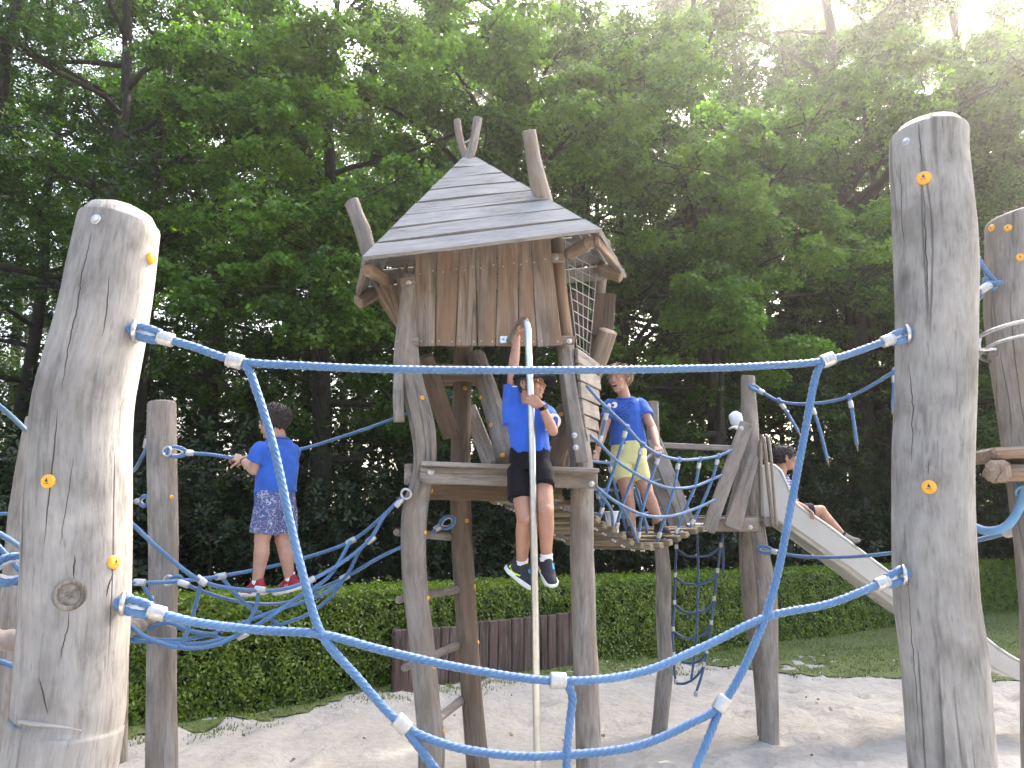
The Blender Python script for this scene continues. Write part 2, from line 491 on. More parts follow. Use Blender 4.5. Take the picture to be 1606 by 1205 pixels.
# --- lawn: between the sand and the hedge
edge_pts = [(-20, 0), (-6, 4.1), (-4.2, 5.6), (-3, 6.55), (-1.2, 8.0), (-.2, 8.7), (.3, 8.75), (.9, 8.75), (1.4, 9.45), (1.9, 10.05), (2.5, 9.95), (3.4, 9.25), (4.7, 9.2), (5.6, 8.95), (7, 8.4), (12, 7.5), (15, 7)]
ex, ey = zip(*edge_pts)
def lawn_edge(x): return float(np.interp(x, ex, ey)) + .16 * mnoise.noise(Vector((x * 2.3, 7, 0))) + .07 * mnoise.noise(Vector((x * 7, 2, 0)))
def bare(x, y): return mnoise.noise(Vector((x * .7 + 5, y * .7, 9))) + .5 * mnoise.noise(Vector((x * 2.3, y * 2.3, 4))) + max(0, .5 - ((x - 9.5) ** 2 / 1.8 + (y - 13.9) ** 2 / 3.2)) * 1.4
def grass_mat():
    m, nt, bs = newmat('lawn_grass')
    t = N(nt, 'ShaderNodeAttribute', attribute_name='tint').outputs['Fac']
    col = ramp(nt, t, [(0, (.035, .075, .012)), (.5, (.15, .225, .035)), (.85, (.23, .28, .065)), (1, (.30, .28, .13))]).outputs[0]
    nt.links.new(col, bs.inputs['Base Color'])
    bs.inputs['Roughness'].default_value = .6
    tr = N(nt, 'ShaderNodeBsdfTranslucent'); nt.links.new(col, tr.inputs[0])
    mx = N(nt, 'ShaderNodeMixShader', Fac=.3)
    nt.links.new(bs.outputs[0], mx.inputs[1]); nt.links.new(tr.outputs[0], mx.inputs[2])
    nt.links.new(mx.outputs[0], nt.nodes['Material Output'].inputs[0])
    return m
GRASS = grass_mat()
def lawn_mat():
    m, nt, bs = newmat('lawn_turf')
    tc = nt.nodes.new('ShaderNodeTexCoord').outputs['Object']
    n = noise_n(nt, tc, 18, 5); n2 = noise_n(nt, tc, 2, 3)
    col = ramp(nt, n, [(.3, (.05, .08, .015)), (.6, (.12, .17, .04))]).outputs[0]
    col = mixc(nt, mathn(nt, 'MULTIPLY', n2, .6), col, (.11, .10, .05))
    nt.links.new(col, bs.inputs['Base Color']); bs.inputs['Roughness'].default_value = .9
    nt.links.new(bumpn(nt, n, .8, .03), bs.inputs['Normal'])
    return m
lv, lq, lid = [], [], {}
xs = np.arange(-6, 15, .11)
for i, x in enumerate(xs):
    for j, y in enumerate(np.arange(4, 18.6, .11)):
        lid[i, j] = (x, y)
def lv_get(i, j, cache={}):
    if (i, j) not in cache:
        x, y = lid[i, j]; cache[i, j] = len(lv); lv.append((x, y, sand_z(x, y) + .012))
    return cache[i, j]
for (i, j), (x, y) in lid.items():
    if (i + 1, j + 1) in lid and y > lawn_edge(x) and y < hedge_y(x) + .25 and bare(x, y) < .64 and x > -5.5:
        lq.append((lv_get(i, j), lv_get(i + 1, j), lv_get(i + 1, j + 1), lv_get(i, j + 1)))
tag(fast_mesh('lawn', lv, lq, lawn_mat(), smooth=True), 'short green turf between the sand and the hedge', 'lawn', kind='structure')
gr_ = np.random.default_rng(11)
gvs, gqs, gts = [], [], []
def blade(x, y, h, tint):
    a = gr_.uniform(0, 6.3); w = gr_.uniform(.003, .0065); le = gr_.uniform(.15, .7) * h; z = sand_z(x, y)
    dx, dy = math.cos(a) * w, math.sin(a) * w; b_ = a + 1.57 + gr_.normal(0, .3); lx, ly = math.cos(b_) * le, math.sin(b_) * le
    k = len(gvs)
    gvs.extend([(x - dx, y - dy, z), (x + dx, y + dy, z), (x + dx * .7 + lx * .4, y + dy * .7 + ly * .4, z + h * .6), (x - dx * .7 + lx * .4, y - dy * .7 + ly * .4, z + h * .6), (x + lx + dx * .1, y + ly + dy * .1, z + h), (x + lx - dx * .1, y + ly - dy * .1, z + h)])
    gqs.extend([(k, k + 1, k + 2, k + 3), (k + 3, k + 2, k + 4, k + 5)]); gts.extend([tint] * 6)
n_b = 0
while n_b < 75000:
    x = gr_.uniform(-5, 14); y = gr_.uniform(5, 17)
    if x < 1.6 and gr_.random() < .0: continue
    e = y - lawn_edge(x)
    if e < -.05 or y > hedge_y(x) + .1: continue
    if bare(x, y) > .58 + gr_.normal(0, .06): continue
    if e < .3 and gr_.random() > .25 + e * 2: continue
    far = 1 if y < 12 else .5
    if gr_.random() > far: continue
    h = gr_.uniform(.018, .042) * (1.25 if hedge_y(x) - y < .5 else 1)
    blade(x, y, h, np.clip(gr_.normal(.42, .2) + .3 * mnoise.noise(Vector((x, y, 2))), 0, 1)); n_b += 1
for i in range(170):                                     # tufts at the foot of hedge and palisade, strays in the sand
    t_ = gr_.random()
    if t_ < .6: x = gr_.uniform(-5, 3); y = hedge_y(x) - gr_.uniform(.15, .75)
    elif t_ < .97: x = gr_.uniform(-.5, 2.2); y = gr_.uniform(8.5, 9.7) if x < 1.0 else gr_.uniform(9.3, 10)
    else: x = gr_.uniform(-4, 6); y = gr_.uniform(6, 9)
    for k in range(gr_.integers(10, 60)):
        blade(x + gr_.normal(0, .09), y + gr_.normal(0, .06), gr_.uniform(.010, .034), np.clip(gr_.normal(.6, .25), 0, 1))
tag(fast_mesh('grass', gvs, gqs, GRASS, tint=gts), 'short green grass blades on the lawn', 'grass', kind='stuff')

# ---------------------------------------------------------------- foliage
def leaf_mat(name, lo, mid, hi, transl=.35, rough=.42):
    m, nt, bs = newmat(name)
    t = N(nt, 'ShaderNodeAttribute', attribute_name='tint').outputs['Fac']
    col = ramp(nt, t, [(0, lo), (.5, mid), (1, hi)]).outputs[0]
    nt.links.new(col, bs.inputs['Base Color'])
    bs.inputs['Roughness'].default_value = rough
    tr = N(nt, 'ShaderNodeBsdfTranslucent')
    tcol = mixc(nt, 1.0, col, (1.2, 1.45, .6), 'MULTIPLY')
    nt.links.new(tcol, tr.inputs[0])
    mx = N(nt, 'ShaderNodeMixShader', Fac=transl)
    nt.links.new(bs.outputs[0], mx.inputs[1]); nt.links.new(tr.outputs[0], mx.inputs[2])
    nt.links.new(mx.outputs[0], nt.nodes['Material Output'].inputs[0])
    return m
LEAF_OAK = leaf_mat('oak_leaf', (.028, .066, .012), (.066, .138, .022), (.165, .28, .042), .5)
LEAF_DARK = leaf_mat('beech_leaf', (.024, .056, .011), (.052, .108, .017), (.10, .18, .026), .45)
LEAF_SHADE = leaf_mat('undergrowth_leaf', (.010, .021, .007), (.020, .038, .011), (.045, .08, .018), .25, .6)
LEAF_HEDGE = leaf_mat('hornbeam_hedge_leaf', (.06, .105, .009), (.14, .215, .018), (.25, .32, .045), .4, .35)
def bark_mat():
    m, nt, bs = newmat('dark_bark')
    at = N(nt, 'ShaderNodeAttribute', attribute_name='gr').outputs['Vector']
    n = noise_n(nt, mapped(nt, at, (1, 1, .2)), 30, 5, .65); b = noise_n(nt, at, 2, 3)
    col = ramp(nt, n, [(.35, (.016, .013, .011)), (.6, (.055, .045, .036)), (.75, (.09, .078, .062))]).outputs[0]
    col = mixc(nt, mathn(nt, 'MULTIPLY', ramp(nt, b, [(.5, (0, 0, 0)), (.7, (1, 1, 1))]).outputs[0], .4), col, (.05, .06, .03))
    nt.links.new(col, bs.inputs['Base Color']); nt.links.new(bumpn(nt, n, .8, .03), bs.inputs['Normal'])
    bs.inputs['Roughness'].default_value = .9
    return m
BARK = bark_mat()

def sprig_template(nl, spread, lobed):
    """a twig end: nl leaves fanning round a point, unit leaf length; quads"""
    r = np.random.default_rng(nl)
    vs, qs = [], []
    for i in range(nl):
        az = 2 * math.pi * i / nl + r.normal(0, .25); el = r.uniform(-.35, .45)
        d = np.array((math.cos(az) * math.cos(el), math.sin(az) * math.cos(el), math.sin(el)))
        s = np.cross(d, (0, 0, 1)); s /= np.linalg.norm(s); s = s * math.cos(.5) + np.cross(d, s) * math.sin(r.normal(0, .5))
        o = d * spread; L = r.uniform(.8, 1.1); w = .27 if lobed else .24
        up = np.cross(s, d)
        k = len(vs)
        if lobed:
            vs += [o, o + d * L * .35 + s * w * .75 - up * .05, o + d * L * .62 + s * w * 1.15, o + d * L * 1.0, o + d * L * .62 - s * w * 1.15, o + d * L * .35 - s * w * .75 - up * .05]
            qs += [(k, k + 1, k + 2, k + 3), (k, k + 3, k + 4, k + 5)]
        else:
            vs += [o, o + d * L * .45 + s * w, o + d * L - up * .1, o + d * L * .45 - s * w]
            qs += [(k, k + 1, k + 2, k + 3)]
    return np.array(vs), np.array(qs)
SPRIG = sprig_template(6, .12, True)
SPRIG3 = sprig_template(3, .1, False)
SPRIG5 = sprig_template(5, .15, False)
def scatter(template, pos, nrm, size, r, tint):
    """instances of the template merged in one vertex/quads pair"""
    tv, tq = template
    n = len(pos)
    nrm = nrm / (np.linalg.norm(nrm, axis=1)[:, None] + 1e-9)
    a = r.normal(size=(n, 3)); a -= nrm * (a * nrm).sum(1)[:, None]; a /= np.linalg.norm(a, axis=1)[:, None] + 1e-9
    b = np.cross(nrm, a)
    M = np.stack([a, b, nrm], 1)                          # rows
    v = np.einsum('kj,njl->nkl', tv, M) * size[:, None, None] + pos[:, None]
    q = tq[None] + (np.arange(n) * len(tv))[:, None, None]
    return v.reshape(-1, 3), q.reshape(-1, tq.shape[1]), np.repeat(tint, len(tv))

def limb_path(p, d, L, r, bend, up):
    pts = [p]; d = d / np.linalg.norm(d); k = 6
    for i in range(k):
        d = d + r.normal(0, bend, 3) + np.array((0, 0, up)); d /= np.linalg.norm(d)
        p = p + d * L / k; pts.append(p)
    return np.array(pts)

def make_tree(seed, H, base, Rc, n_limb, sprigs_per_clump, leaf, template, lmat, label, trunk_r=.2, lean=(0, 0), top=.0, flat=.42, clump=.62, droop=-.02, bare_twigs=0, sub=5, dens=1.0, boughs=()):
    r = np.random.default_rng(seed)
    root = empty('tree', (0, 0, 0), label, 'tree')
    tb = MB()
    tp = np.array([(lean[0] * q ** 1.3 * H + r.normal(0, .06) * min(1, 5 * q), lean[1] * q ** 1.3 * H + r.normal(0, .06) * min(1, 5 * q), H * q * .96 - .3 * (q == 0)) for q in np.linspace(0, 1, 9)])
    tpath = smooth_path(tp, .4)
    rad = trunk_r * (1 - .82 * np.linspace(0, 1, len(tpath)) ** .9); rad[0] *= 1.35; rad[1] *= 1.12
    sweep(tb, tpath, rad, nseg=10)
    ends = []
    for i in range(n_limb):
        q = i / max(1, n_limb - 1)
        z = base + (H * .96 - base) * q ** 1.05
        p = np.array([np.interp(z, tpath[:, 2], tpath[:, k]) for k in range(3)])
        az = i * 2.39996 + r.normal(0, .3)
        prof = (1 - (1 - 2 * min(q, .5)) ** 2 * .35) * (1 - max(0, q - .35) ** 1.5 * (1.25 - top))
        L = Rc * prof * r.uniform(.75, 1.1)
        el = -.05 + .75 * q + r.normal(0, .12)
        d = np.array((math.cos(az) * math.cos(el), math.sin(az) * math.cos(el), math.sin(el)))
        path = limb_path(p, d, L, r, .16, droop + .03)
        r0 = max(.018, trunk_r * .36 * (1 - .6 * q))
        sweep(tb, smooth_path(path, .35), np.linspace(r0, .012, len(smooth_path(path, .35))), nseg=6, cap=False)
        for k in range(sub):
            t = r.uniform(.3, 1.0) if k else 1.0
            a = path[min(int(t * 6), 5)]; b_ = path[min(int(t * 6) + 1, 6)]
            pp = a + (b_ - a) * ((t * 6) % 1)
            dd = (path[-1] - path[0]) / L + r.normal(0, .75, 3); dd[2] = dd[2] * .55 + .08
            l2 = L * r.uniform(.22, .42)
            p2 = limb_path(pp, dd, l2, r, .22, .02)
            sweep(tb, p2, np.linspace(max(.011, r0 * .4), .006, len(p2)), nseg=5, cap=False)
            ends += [p2[-1], p2[4] + r.normal(0, .15, 3)] + ([p2[2] + r.normal(0, .2, 3)] if r.random() < .6 else [])
    n_plain = len(ends)
    for tgt in boughs:                                   # long boughs reaching out to a given place, with leaf pads in tiers
        tgt = np.array(tgt); z0 = max(base * .8, tgt[2] - 1.2)
        p = np.array([np.interp(z0, tpath[:, 2], tpath[:, k]) for k in range(3)])
        m1 = p + (tgt - p) * .4 + np.array((0, 0, .7)); m2 = p + (tgt - p) * .75 + np.array((0, 0, .5))
        path = smooth_path([p, m1, m2, tgt], .3); sweep(tb, path, np.linspace(trunk_r * .34, .012, len(path)), nseg=7, cap=False)
        hv = (tgt - p) * np.array((1, 1, 0)); hv /= np.linalg.norm(hv) + 1e-6; sv = np.array((-hv[1], hv[0], 0))
        for k in range(15):
            a = path[int(len(path) * r.uniform(.55, .99))]
            e = a + sv * r.normal(0, .75) + hv * r.uniform(-.2, .7) + np.array((0, 0, r.normal(-.1, .38)))
            p2 = smooth_path([a, (a + e) / 2 + np.array((0, 0, .12)), e], .2); sweep(tb, p2, np.linspace(.012, .005, len(p2)), nseg=5, cap=False); ends.append(e)
    tb.build('trunk', BARK, root)
    ends = np.array(ends)
    pos, nrm, tin = [], [], []
    for ie, e in enumerate(ends):
        pad_lit = .38 if ie >= n_plain else 0  # bough pads get a paler tint: light on them put into leaf colour
        m_ = int(sprigs_per_clump * (dens if ie < n_plain else 1.6) * r.uniform(.6, 1.35)); cr = clump * r.uniform(.6, 1.1) * (1 if ie < n_plain else .85); ct = r.normal(0, .13) + pad_lit
        g = r.normal(0, .5, (m_, 3)); ln = np.linalg.norm(g, axis=1)[:, None]; g = g / np.maximum(1, ln) 
        g[:, 2] = g[:, 2] * flat
        pos.append(e + g * cr)
        nn = np.array((0, 0, 1.0)) + g * np.array((.9, .9, 1.2)) + r.normal(0, .42, (m_, 3)); nrm.append(nn)
        tin.append(np.clip(.45 + ct + r.normal(0, .2, m_), 0, 1))
    pos = np.vstack(pos); nrm = np.vstack(nrm); tin = np.concatenate(tin)
    v, q, t = scatter(template, pos, nrm, leaf * r.uniform(.75, 1.25, len(pos)), r, tin)
    fast_mesh('crown', v, q, lmat, root, tint=t)
    return root
def copy_tree(root, loc, rz, sc, label, group=None):
    c = root.copy(); COL.objects.link(c); c.location = loc; c.rotation_euler = (0, 0, rz); c.scale = (sc, sc, sc)
    c['label'] = label
    if group: c['group'] = group
    for ch in root.children:
        d = ch.copy(); COL.objects.link(d); d.parent = c
    return c
def place(root, px, y, rz=0, sc=1):
    root.location = ((px - CX) / FPX * y / cp, y, -.05); root.rotation_euler = (0, 0, rz); root.scale = (sc,) * 3
def spot(px, y): return ((px - CX) / FPX * y / cp, y, -.05)
WOODG = 'trees of the wood behind the hedge'

def lb(px0, y0, rz, sc, pts):
    """photo places -> coordinates of a tree standing at (px0, y0)"""
    b_ = Vector(((px0 - CX) / FPX * y0 / cp, y0, -.05)); m_ = Matrix.Rotation(-rz, 3, 'Z'); return [tuple((m_ @ (P(*q) - b_)) / sc) for q in pts]
# the oaks that lean out over the hedge
oak_a = make_tree(21, 17.5, 3.6, 4.4, 24, 36, .098, SPRIG, LEAF_OAK, 'large leafy oak whose boughs hang over the hedge behind the hut', .30, clump=.58, dens=1.0, flat=.36, boughs=lb(800, 15.5, .4, 1, [(690, 90, 11.8), (560, 150, 11.6), (930, 190, 11.8), (880, 80, 12), (1010, 120, 12), (760, 40, 11.5)]))
place(oak_a, 800, 15.5, .4)
oak_b = make_tree(22, 17, 3.4, 4.3, 24, 36, .098, SPRIG, LEAF_OAK, 'spreading green oak between the hut roof and the tall right log', .26, clump=.58, dens=1.0, flat=.36, boughs=lb(1120, 17, 2.1, 1, [(1230, 400, 12.6), (1150, 360, 12.8), (1060, 260, 12.8), (1290, 290, 13), (1160, 510, 12.4), (1200, 200, 13), (1080, 450, 13)]))
place(oak_b, 1120, 17.0, 2.1)
oak_c = make_tree(23, 13.5, 3.0, 3.6, 19, 34, .096, SPRIG, LEAF_OAK, 'leafy oak with low bright boughs left of the hut roof', .24, clump=.56, dens=1.0, flat=.36, boughs=lb(500, 13.5, 1.0, 1, [(430, 170, 10.4), (440, 450, 10.6), (500, 400, 10.8), (350, 90, 10.6), (560, 330, 11), (400, 330, 11.4), (480, 60, 10.6)]))
place(oak_c, 500, 13.5, 1.0)
# tall slim trees at the left
slim = make_tree(31, 16, 5.6, 3.1, 20, 19, .11, SPRIG5, LEAF_DARK, 'tall slim tree with a dark bare trunk behind the left log post', .21, clump=.7, sub=5)
place(slim, 135, 12.5, .2)
slim2 = copy_tree(slim, spot(222, 13.6), 2.6, .96, 'slimmer dark trunked tree just right of the tall one behind the left log')
slim3 = copy_tree(slim, spot(-60, 12.0), 4.4, 1.0, 'thin tree at the left margin of the wood')
# trees of the second row
mid = make_tree(41, 19, 3.2, 4.6, 30, 36, .125, SPRIG5, LEAF_DARK, 'tall dark tree of the wood behind the hedge', .26, clump=.85, flat=.5)
place(mid, 640, 20, 0, .84); mid['group'] = WOODG
for i, (px, y, rz, s_) in enumerate([(330, 18.5, 1.2, 1.0), (40, 17, 2.4, .98), (-260, 17, 3.4, 1.0), (930, 22, 4.1, 1.0), (1250, 23.5, 5.2, 1.1), (1050, 25, .6, 1.3),
                      (480, 24, 3.0, 1.08), (190, 22.5, 5.7, 1.04), (760, 27, 1.9, 1.1), (1420, 27, 2.2, .88), (-120, 24, .9, 1.1), (1540, 25, 3.9, .72), (1700, 24, 4.9, .74), (-480, 20, 1.5, 1.0), (1880, 24, 2.9, .85), (1190, 29, 1.1, 1.55), (1330, 31, 2.3, 1.6), (1470, 30, 3.8, 1.52), (1620, 31, .2, 1.45), (690, 30, 5.2, 1.5), (900, 31, 2.2, 1.55)]):
    copy_tree(mid, spot(px, y), rz, s_ * .85, 'tall dark tree of the wood behind the hedge', WOODG)
# lighter crowns on the right where the wood thins
oak_d = copy_tree(oak_b, spot(1400, 19.5), 4.0, .92, 'sunlit oak behind the top of the tall right log')
oak_h = copy_tree(oak_a, spot(1345, 19.5), 1.3, 1.24, 'pale sunlit oak left of the tall right log, leaning into the glare')
oak_i = copy_tree(oak_b, spot(1560, 20.5), 5.0, 1.22, 'pale oak filling the sky between the two right logs')
oak_e = copy_tree(oak_c, spot(1640, 17.5), 5.3, .98, 'light green oak beyond the log platform at the right edge')
oak_f = copy_tree(oak_a, spot(330, 17.5), 3.5, 1.0, 'dense oak filling the gap between the slim trunks and the hut')
oak_g = copy_tree(oak_c, spot(980, 18.5), 2.7, 1.05, 'oak standing directly behind the bridge with a dark lower crown')

# unseen trees added left of the playground to cut the side light
for (x, y, rz, s_) in [(-12.5, 9.5, .4, .8), (-14, 4.5, 2.2, .8), (-13.5, -1, 4.0, .8)]:
    copy_tree(mid, (x, y, -.05), rz, s_, 'tall dark tree of the wood behind the hedge', WOODG)
# undergrowth
def make_shrub(seed, h, rad, n, leaf, label):
    r = np.random.default_rng(seed)
    root = empty('shrub', (0, 0, 0), label, 'shrub', 'dark shrubs under the trees')
    tb = MB(); ends = []
    for i in range(14):
        az = r.uniform(0, 6.3); el = r.uniform(.5, 1.4)
        d = np.array((math.cos(az) * math.cos(el), math.sin(az) * math.cos(el), math.sin(el)))
        p = limb_path(np.array((r.normal(0, .15), r.normal(0, .15), -.1)), d, h * r.uniform(.6, 1.05), r, .14, .03)
        sweep(tb, p, np.linspace(.03, .008, len(p)), nseg=5, cap=False)
        ends += [p[-1], p[4], p[3] + r.normal(0, .3, 3), p[5] + r.normal(0, .3, 3)]
    tb.build('stem', BARK, root)
    pos = []; 
    for e in ends: pos.append(e + r.normal(0, .5, (n, 3)) * np.array((rad, rad, rad * .7)))
    pos = np.vstack(pos); pos[:, 2] = np.abs(pos[:, 2])
    nn = np.array((0, 0, .8)) + r.normal(0, .6, (len(pos), 3))
    v, q, t = scatter(SPRIG5, pos, nn, leaf * r.uniform(.7, 1.3, len(pos)), r, np.clip(r.normal(.4, .22, len(pos)), 0, 1))
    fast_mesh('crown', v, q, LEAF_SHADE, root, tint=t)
    return root
SHL = 'dark leafy shrub in the shade behind the hedge'
sh = make_shrub(51, 3.4, 1.15, 45, .12, SHL)
first = True
for (px, y, rz, s_) in [(70, 11.0, 0, .9), (300, 12.5, 1, 1), (430, 15, 2, 1.2), (560, 13.5, 3, .85), (690, 16, 4, 1.15), (830, 15, 5, .95), (950, 17, .7, 1.15), (1080, 17.5, 1.7, 1.1),
                        (1190, 18.5, 2.7, 1.2), (1310, 19, 3.7, 1.15), (1400, 20, 4.7, 1.2), (1560, 19.5, 5.7, 1.1), (1680, 19, .3, 1.1), (-60, 10.5, 1.3, 1), (180, 15.5, 2.2, 1.25), (-220, 12, 3.1, 1.2)]:
    if first: place(sh, px, y, rz, s_); first = False
    else: copy_tree(sh, spot(px, y), rz, s_, SHL, 'dark shrubs under the trees')

# the far wood: one mass of leaves and trunks
wr = np.random.default_rng(61)
wv, wq, wt, off = [], [], [], 0
n = 26000
px = wr.uniform(-500, 2100, n); y = wr.uniform(26, 34, n)
zmax = np.interp(px, [-500, 1000, 1300, 1500, 2100], [20, 19, 16, 11, 10])
z = wr.uniform(0, 1, n) ** 1.15 * zmax
keep = ~((z > 2.2) & (z < 6.5) & (wr.random(n) < .55))
pos = np.stack([(px - CX) / FPX * y / cp, y, z], -1)[keep]
v, q, t = scatter(SPRIG5, pos, np.array((0, -.3, .8)) + wr.normal(0, .5, pos.shape), .36 * wr.uniform(.6, 1.3, len(pos)), wr, np.clip(wr.normal(.35, .2, len(pos)), 0, 1))
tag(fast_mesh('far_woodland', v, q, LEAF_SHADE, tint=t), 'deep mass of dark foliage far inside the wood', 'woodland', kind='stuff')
tm = MB()
for i in range(70):
    px_, y_ = wr.uniform(-400, 1900), wr.uniform(22, 33); r_ = wr.uniform(.08, .2); x_ = (px_ - CX) / FPX * y_
    sweep(tm, smooth_path([(x_, y_, -.2), (x_ + wr.normal(0, .3), y_, 6), (x_ + wr.normal(0, .6), y_, 13)], 2), r_, nseg=7, cap=False)
tag(tm.build('far_trunks', BARK), 'many thin dark trunks far inside the wood', 'woodland', kind='stuff')

# ---------------------------------------------------------------- hedge
hr = np.random.default_rng(71)
hx0, hx1, Hh, Hd = -6.2, 14.5, 1.03, 1.15
hl = math.hypot(1, HSL); hdir = np.array((1, HSL, 0)) / hl; hn = np.array((HSL, -1, 0)) / hl     # towards the camera
O = np.array((hx0, hedge_y(hx0), 0)); Lh = (hx1 - hx0) * hl
def hb(s_): return .05 * mnoise.noise(Vector((s_ * .8, 0, 1))) + .025 * mnoise.noise(Vector((s_ * 3.1, 4, 1)))
hroot = empty('hedge', tuple(O), 'long clipped green hornbeam hedge between the sand and the wood', 'hedge')
cm = MB(); st = np.linspace(0, Lh, 90)
cv = []
for s_ in st:
    c = O + hdir * s_
    for (a, b_) in ((.10, -.1), (.10, Hh - .09 + hb(s_ + 50)), (Hd - .1, Hh - .09 + hb(s_ + 50)), (Hd - .1, -.1)):
        cv.append(c - hn * a + hn * hb(s_) + np.array((0, 0, b_)))
cm.add(cv, [(i * 4 + j, i * 4 + j + 1, i * 4 + j + 5, i * 4 + j + 4) for i in range(89) for j in range(3)] + [(0, 1, 2, 3), (89 * 4 + 3, 89 * 4 + 2, 89 * 4 + 1, 89 * 4)], smooth=False)
cm.build('hedge_core', simple('dense_twigs', (.016, .02, .008), .95, noise_amt=.6, nscale=14, bump=.6), hroot)
nf = 62000
# more leaves where the hedge is near
s_ = Lh * hr.random(nf) ** 1.35; zz = hr.uniform(0, Hh, nf)
front = hr.random(nf) < .68
off_ = np.abs(hr.normal(0, .035, nf)) - .02
bmp = np.array([hb(a) for a in s_]); bmt = np.array([hb(a + 50) for a in s_])
lump = np.array([.03 * mnoise.noise(Vector((a * 5, b_ * 5, 0))) for a, b_ in zip(s_, zz)])
pos = O + hdir * s_[:, None]
pf = pos + hn * (bmp + lump + .0 - off_ + np.where(zz > Hh - .06, -.03, 0))[:, None]; pf[:, 2] = zz
wd = hr.uniform(0, Hd, nf)
pt = pos - hn * (wd - bmp)[:, None]; pt[:, 2] = Hh + bmt - off_ + lump + np.where(hr.random(nf) < .03, hr.uniform(0, .07, nf), 0)
p_ = np.where(front[:, None], pf, pt)
nb = np.where(front[:, None], hn + np.array((0, 0, .45)), np.array((0, 0, 1.0))) + hr.normal(0, .42, (nf, 3))
v, q, t = scatter(SPRIG3, p_, nb, .047 * hr.uniform(.65, 1.3, nf), hr, np.clip(hr.normal(.42, .26, nf) + .35 * lump / .03 + np.where(front, 0, .08), 0, 1))
fast_mesh('foliage', v, q, LEAF_HEDGE, hroot, tint=t)
# ================================================================ PLAY EQUIPMENT
def log_path(rows, d, d_end=None):
    """rows (y, xl, xr) of the photograph -> centre points and radii at depth d"""
    pts, rad = [], []
    for i, (y, xl, xr) in enumerate(rows):
        dd = d if d_end is None else d + (d_end - d) * i / (len(rows) - 1)
        p = P((xl + xr) / 2, y, dd)
        pts.append(p); rad.append(wid(xr - xl, p) / 2)
    return pts, rad
def log(mb, pts, rad, nseg=20, ground=True, dome=.35, chamfer=.03, wobble=.02, seed=None, tilt=(0, 0), step=.05, nodome=False):
    """round weathered log, top first; tilt slants the top"""
    pts = [np.array(tuple(p)) for p in pts]; rad = list(rad)
    if ground:
        d = pts[-1] - pts[-2]; d /= np.linalg.norm(d)
        if d[2] > -.5: d = np.array((0, 0, -1.))
        k = (pts[-1][2] + .18) / -d[2]
        if k > 0.02: pts.append(pts[-1] + d * k); rad.append(rad[-1] * 1.04)
    path = smooth_path(pts, step)
    s0 = np.concatenate([[0], np.cumsum(np.linalg.norm(np.diff(np.array(pts), axis=0), axis=1))])
    s1 = np.concatenate([[0], np.cumsum(np.linalg.norm(np.diff(path, axis=0), axis=1))])
    r = np.interp(s1 / s1[-1], s0 / s0[-1], rad)
    seed = rng.uniform(0, 40) if seed is None else seed
    def wob(th, s): return 1 + wobble * (np.sin(2 * th + seed + s * 2.1) + .6 * np.sin(3 * th + seed * 2 - s * 3.7) + .5 * np.sin(5 * th + s * 6 + seed))
    # rounded top: extra rings above
    if not nodome:
        t = path[0] - path[1]; t /= np.linalg.norm(t); R0 = r[0]
        c = chamfer
        extra = [(dome * R0 + c, .04), (dome * R0 * .9 + c, .45), (dome * R0 * .55 + c, .78), (c * .9, .93), (c * .45, .985)]
        path = np.vstack([path[0] + t * e for e, _ in extra] + [path]); path = path.reshape(-1, 3)
        r = np.concatenate([[R0 * k for _, k in extra], r])
    sh = np.array((tilt[0], tilt[1]))
    n0 = mb.n
    sweep(mb, path, r, nseg=nseg, wob=wob, seed=seed)
    if tilt != (0, 0):
        v = mb.v[-1]; w = np.clip(1 - np.linalg.norm(v - path[0], axis=1) / (3.2 * r[8]), 0, 1)
        v[:, 2] += w * ((v[:, 0] - path[0][0]) * tilt[0] + (v[:, 1] - path[0][1]) * tilt[1])
    return mb
def surf(px, py, obj):
    """where the line from the camera through that pixel first meets the object; returns point, normal"""
    me = obj.data
    bv = BVHTree.FromPolygons([obj.matrix_world @ v.co for v in me.vertices] if False else [v.co for v in me.vertices], [p.vertices for p in me.polygons])
    d = (P(px, py, 5) - CAM).normalized()
    mw = Matrix.Identity(4)
    loc, nor, _, _ = bv.ray_cast(CAM, d)
    if loc is None:
        q = P(px, py, zc(me.vertices[0].co)); loc, nor, _, _ = bv.find_nearest(q)
    if nor.dot(d) > 0: nor = -nor
    return loc, nor
def cap_disc(px, py, obj, parent, r=.022, mark=True, mat=None, name='yellow_cap'):
    loc, nor = surf(px, py, obj)
    mb = MB(); disc(mb, loc, nor, r, r * .55)
    c = mb.build(name, YELLOW if mat is None else mat, parent)
    if mark:
        # small black perched-figure emblem with a line of print under it
        m = MB(); a = Vector(nor); h = Vector((0, 0, 1)); h = (h - a * h.dot(a)).normalized(); s = h.cross(a)
        o = loc + a * (r * .56)
        def poly(pts): m.add([tuple(o + s * (x * r) + h * (y * r)) for x, y in pts], [tuple(range(len(pts)))], smooth=False)
        poly([(-.12, -.1), (.16, -.14), (.2, .1), (.08, .3), (.02, .42), (-.1, .34), (-.06, .16), (-.2, .02)])
        poly([(.1, -.14), (.3, -.2), (.22, -.06)])
        poly([(-.36, -.34), (.34, -.40), (.35, -.32), (-.35, -.26)])
        m.build('emblem', BLACK, c)
    return c
def bolt(px, py, obj, parent, r=.016):
    loc, nor = surf(px, py, obj)
    mb = MB(); disc(mb, loc, nor, r * 1.55, r * .3); disc(mb, Vector(loc) + Vector(nor) * r * .25, nor, r, r * .8)
    return mb.build('bolt', CHROME, parent)
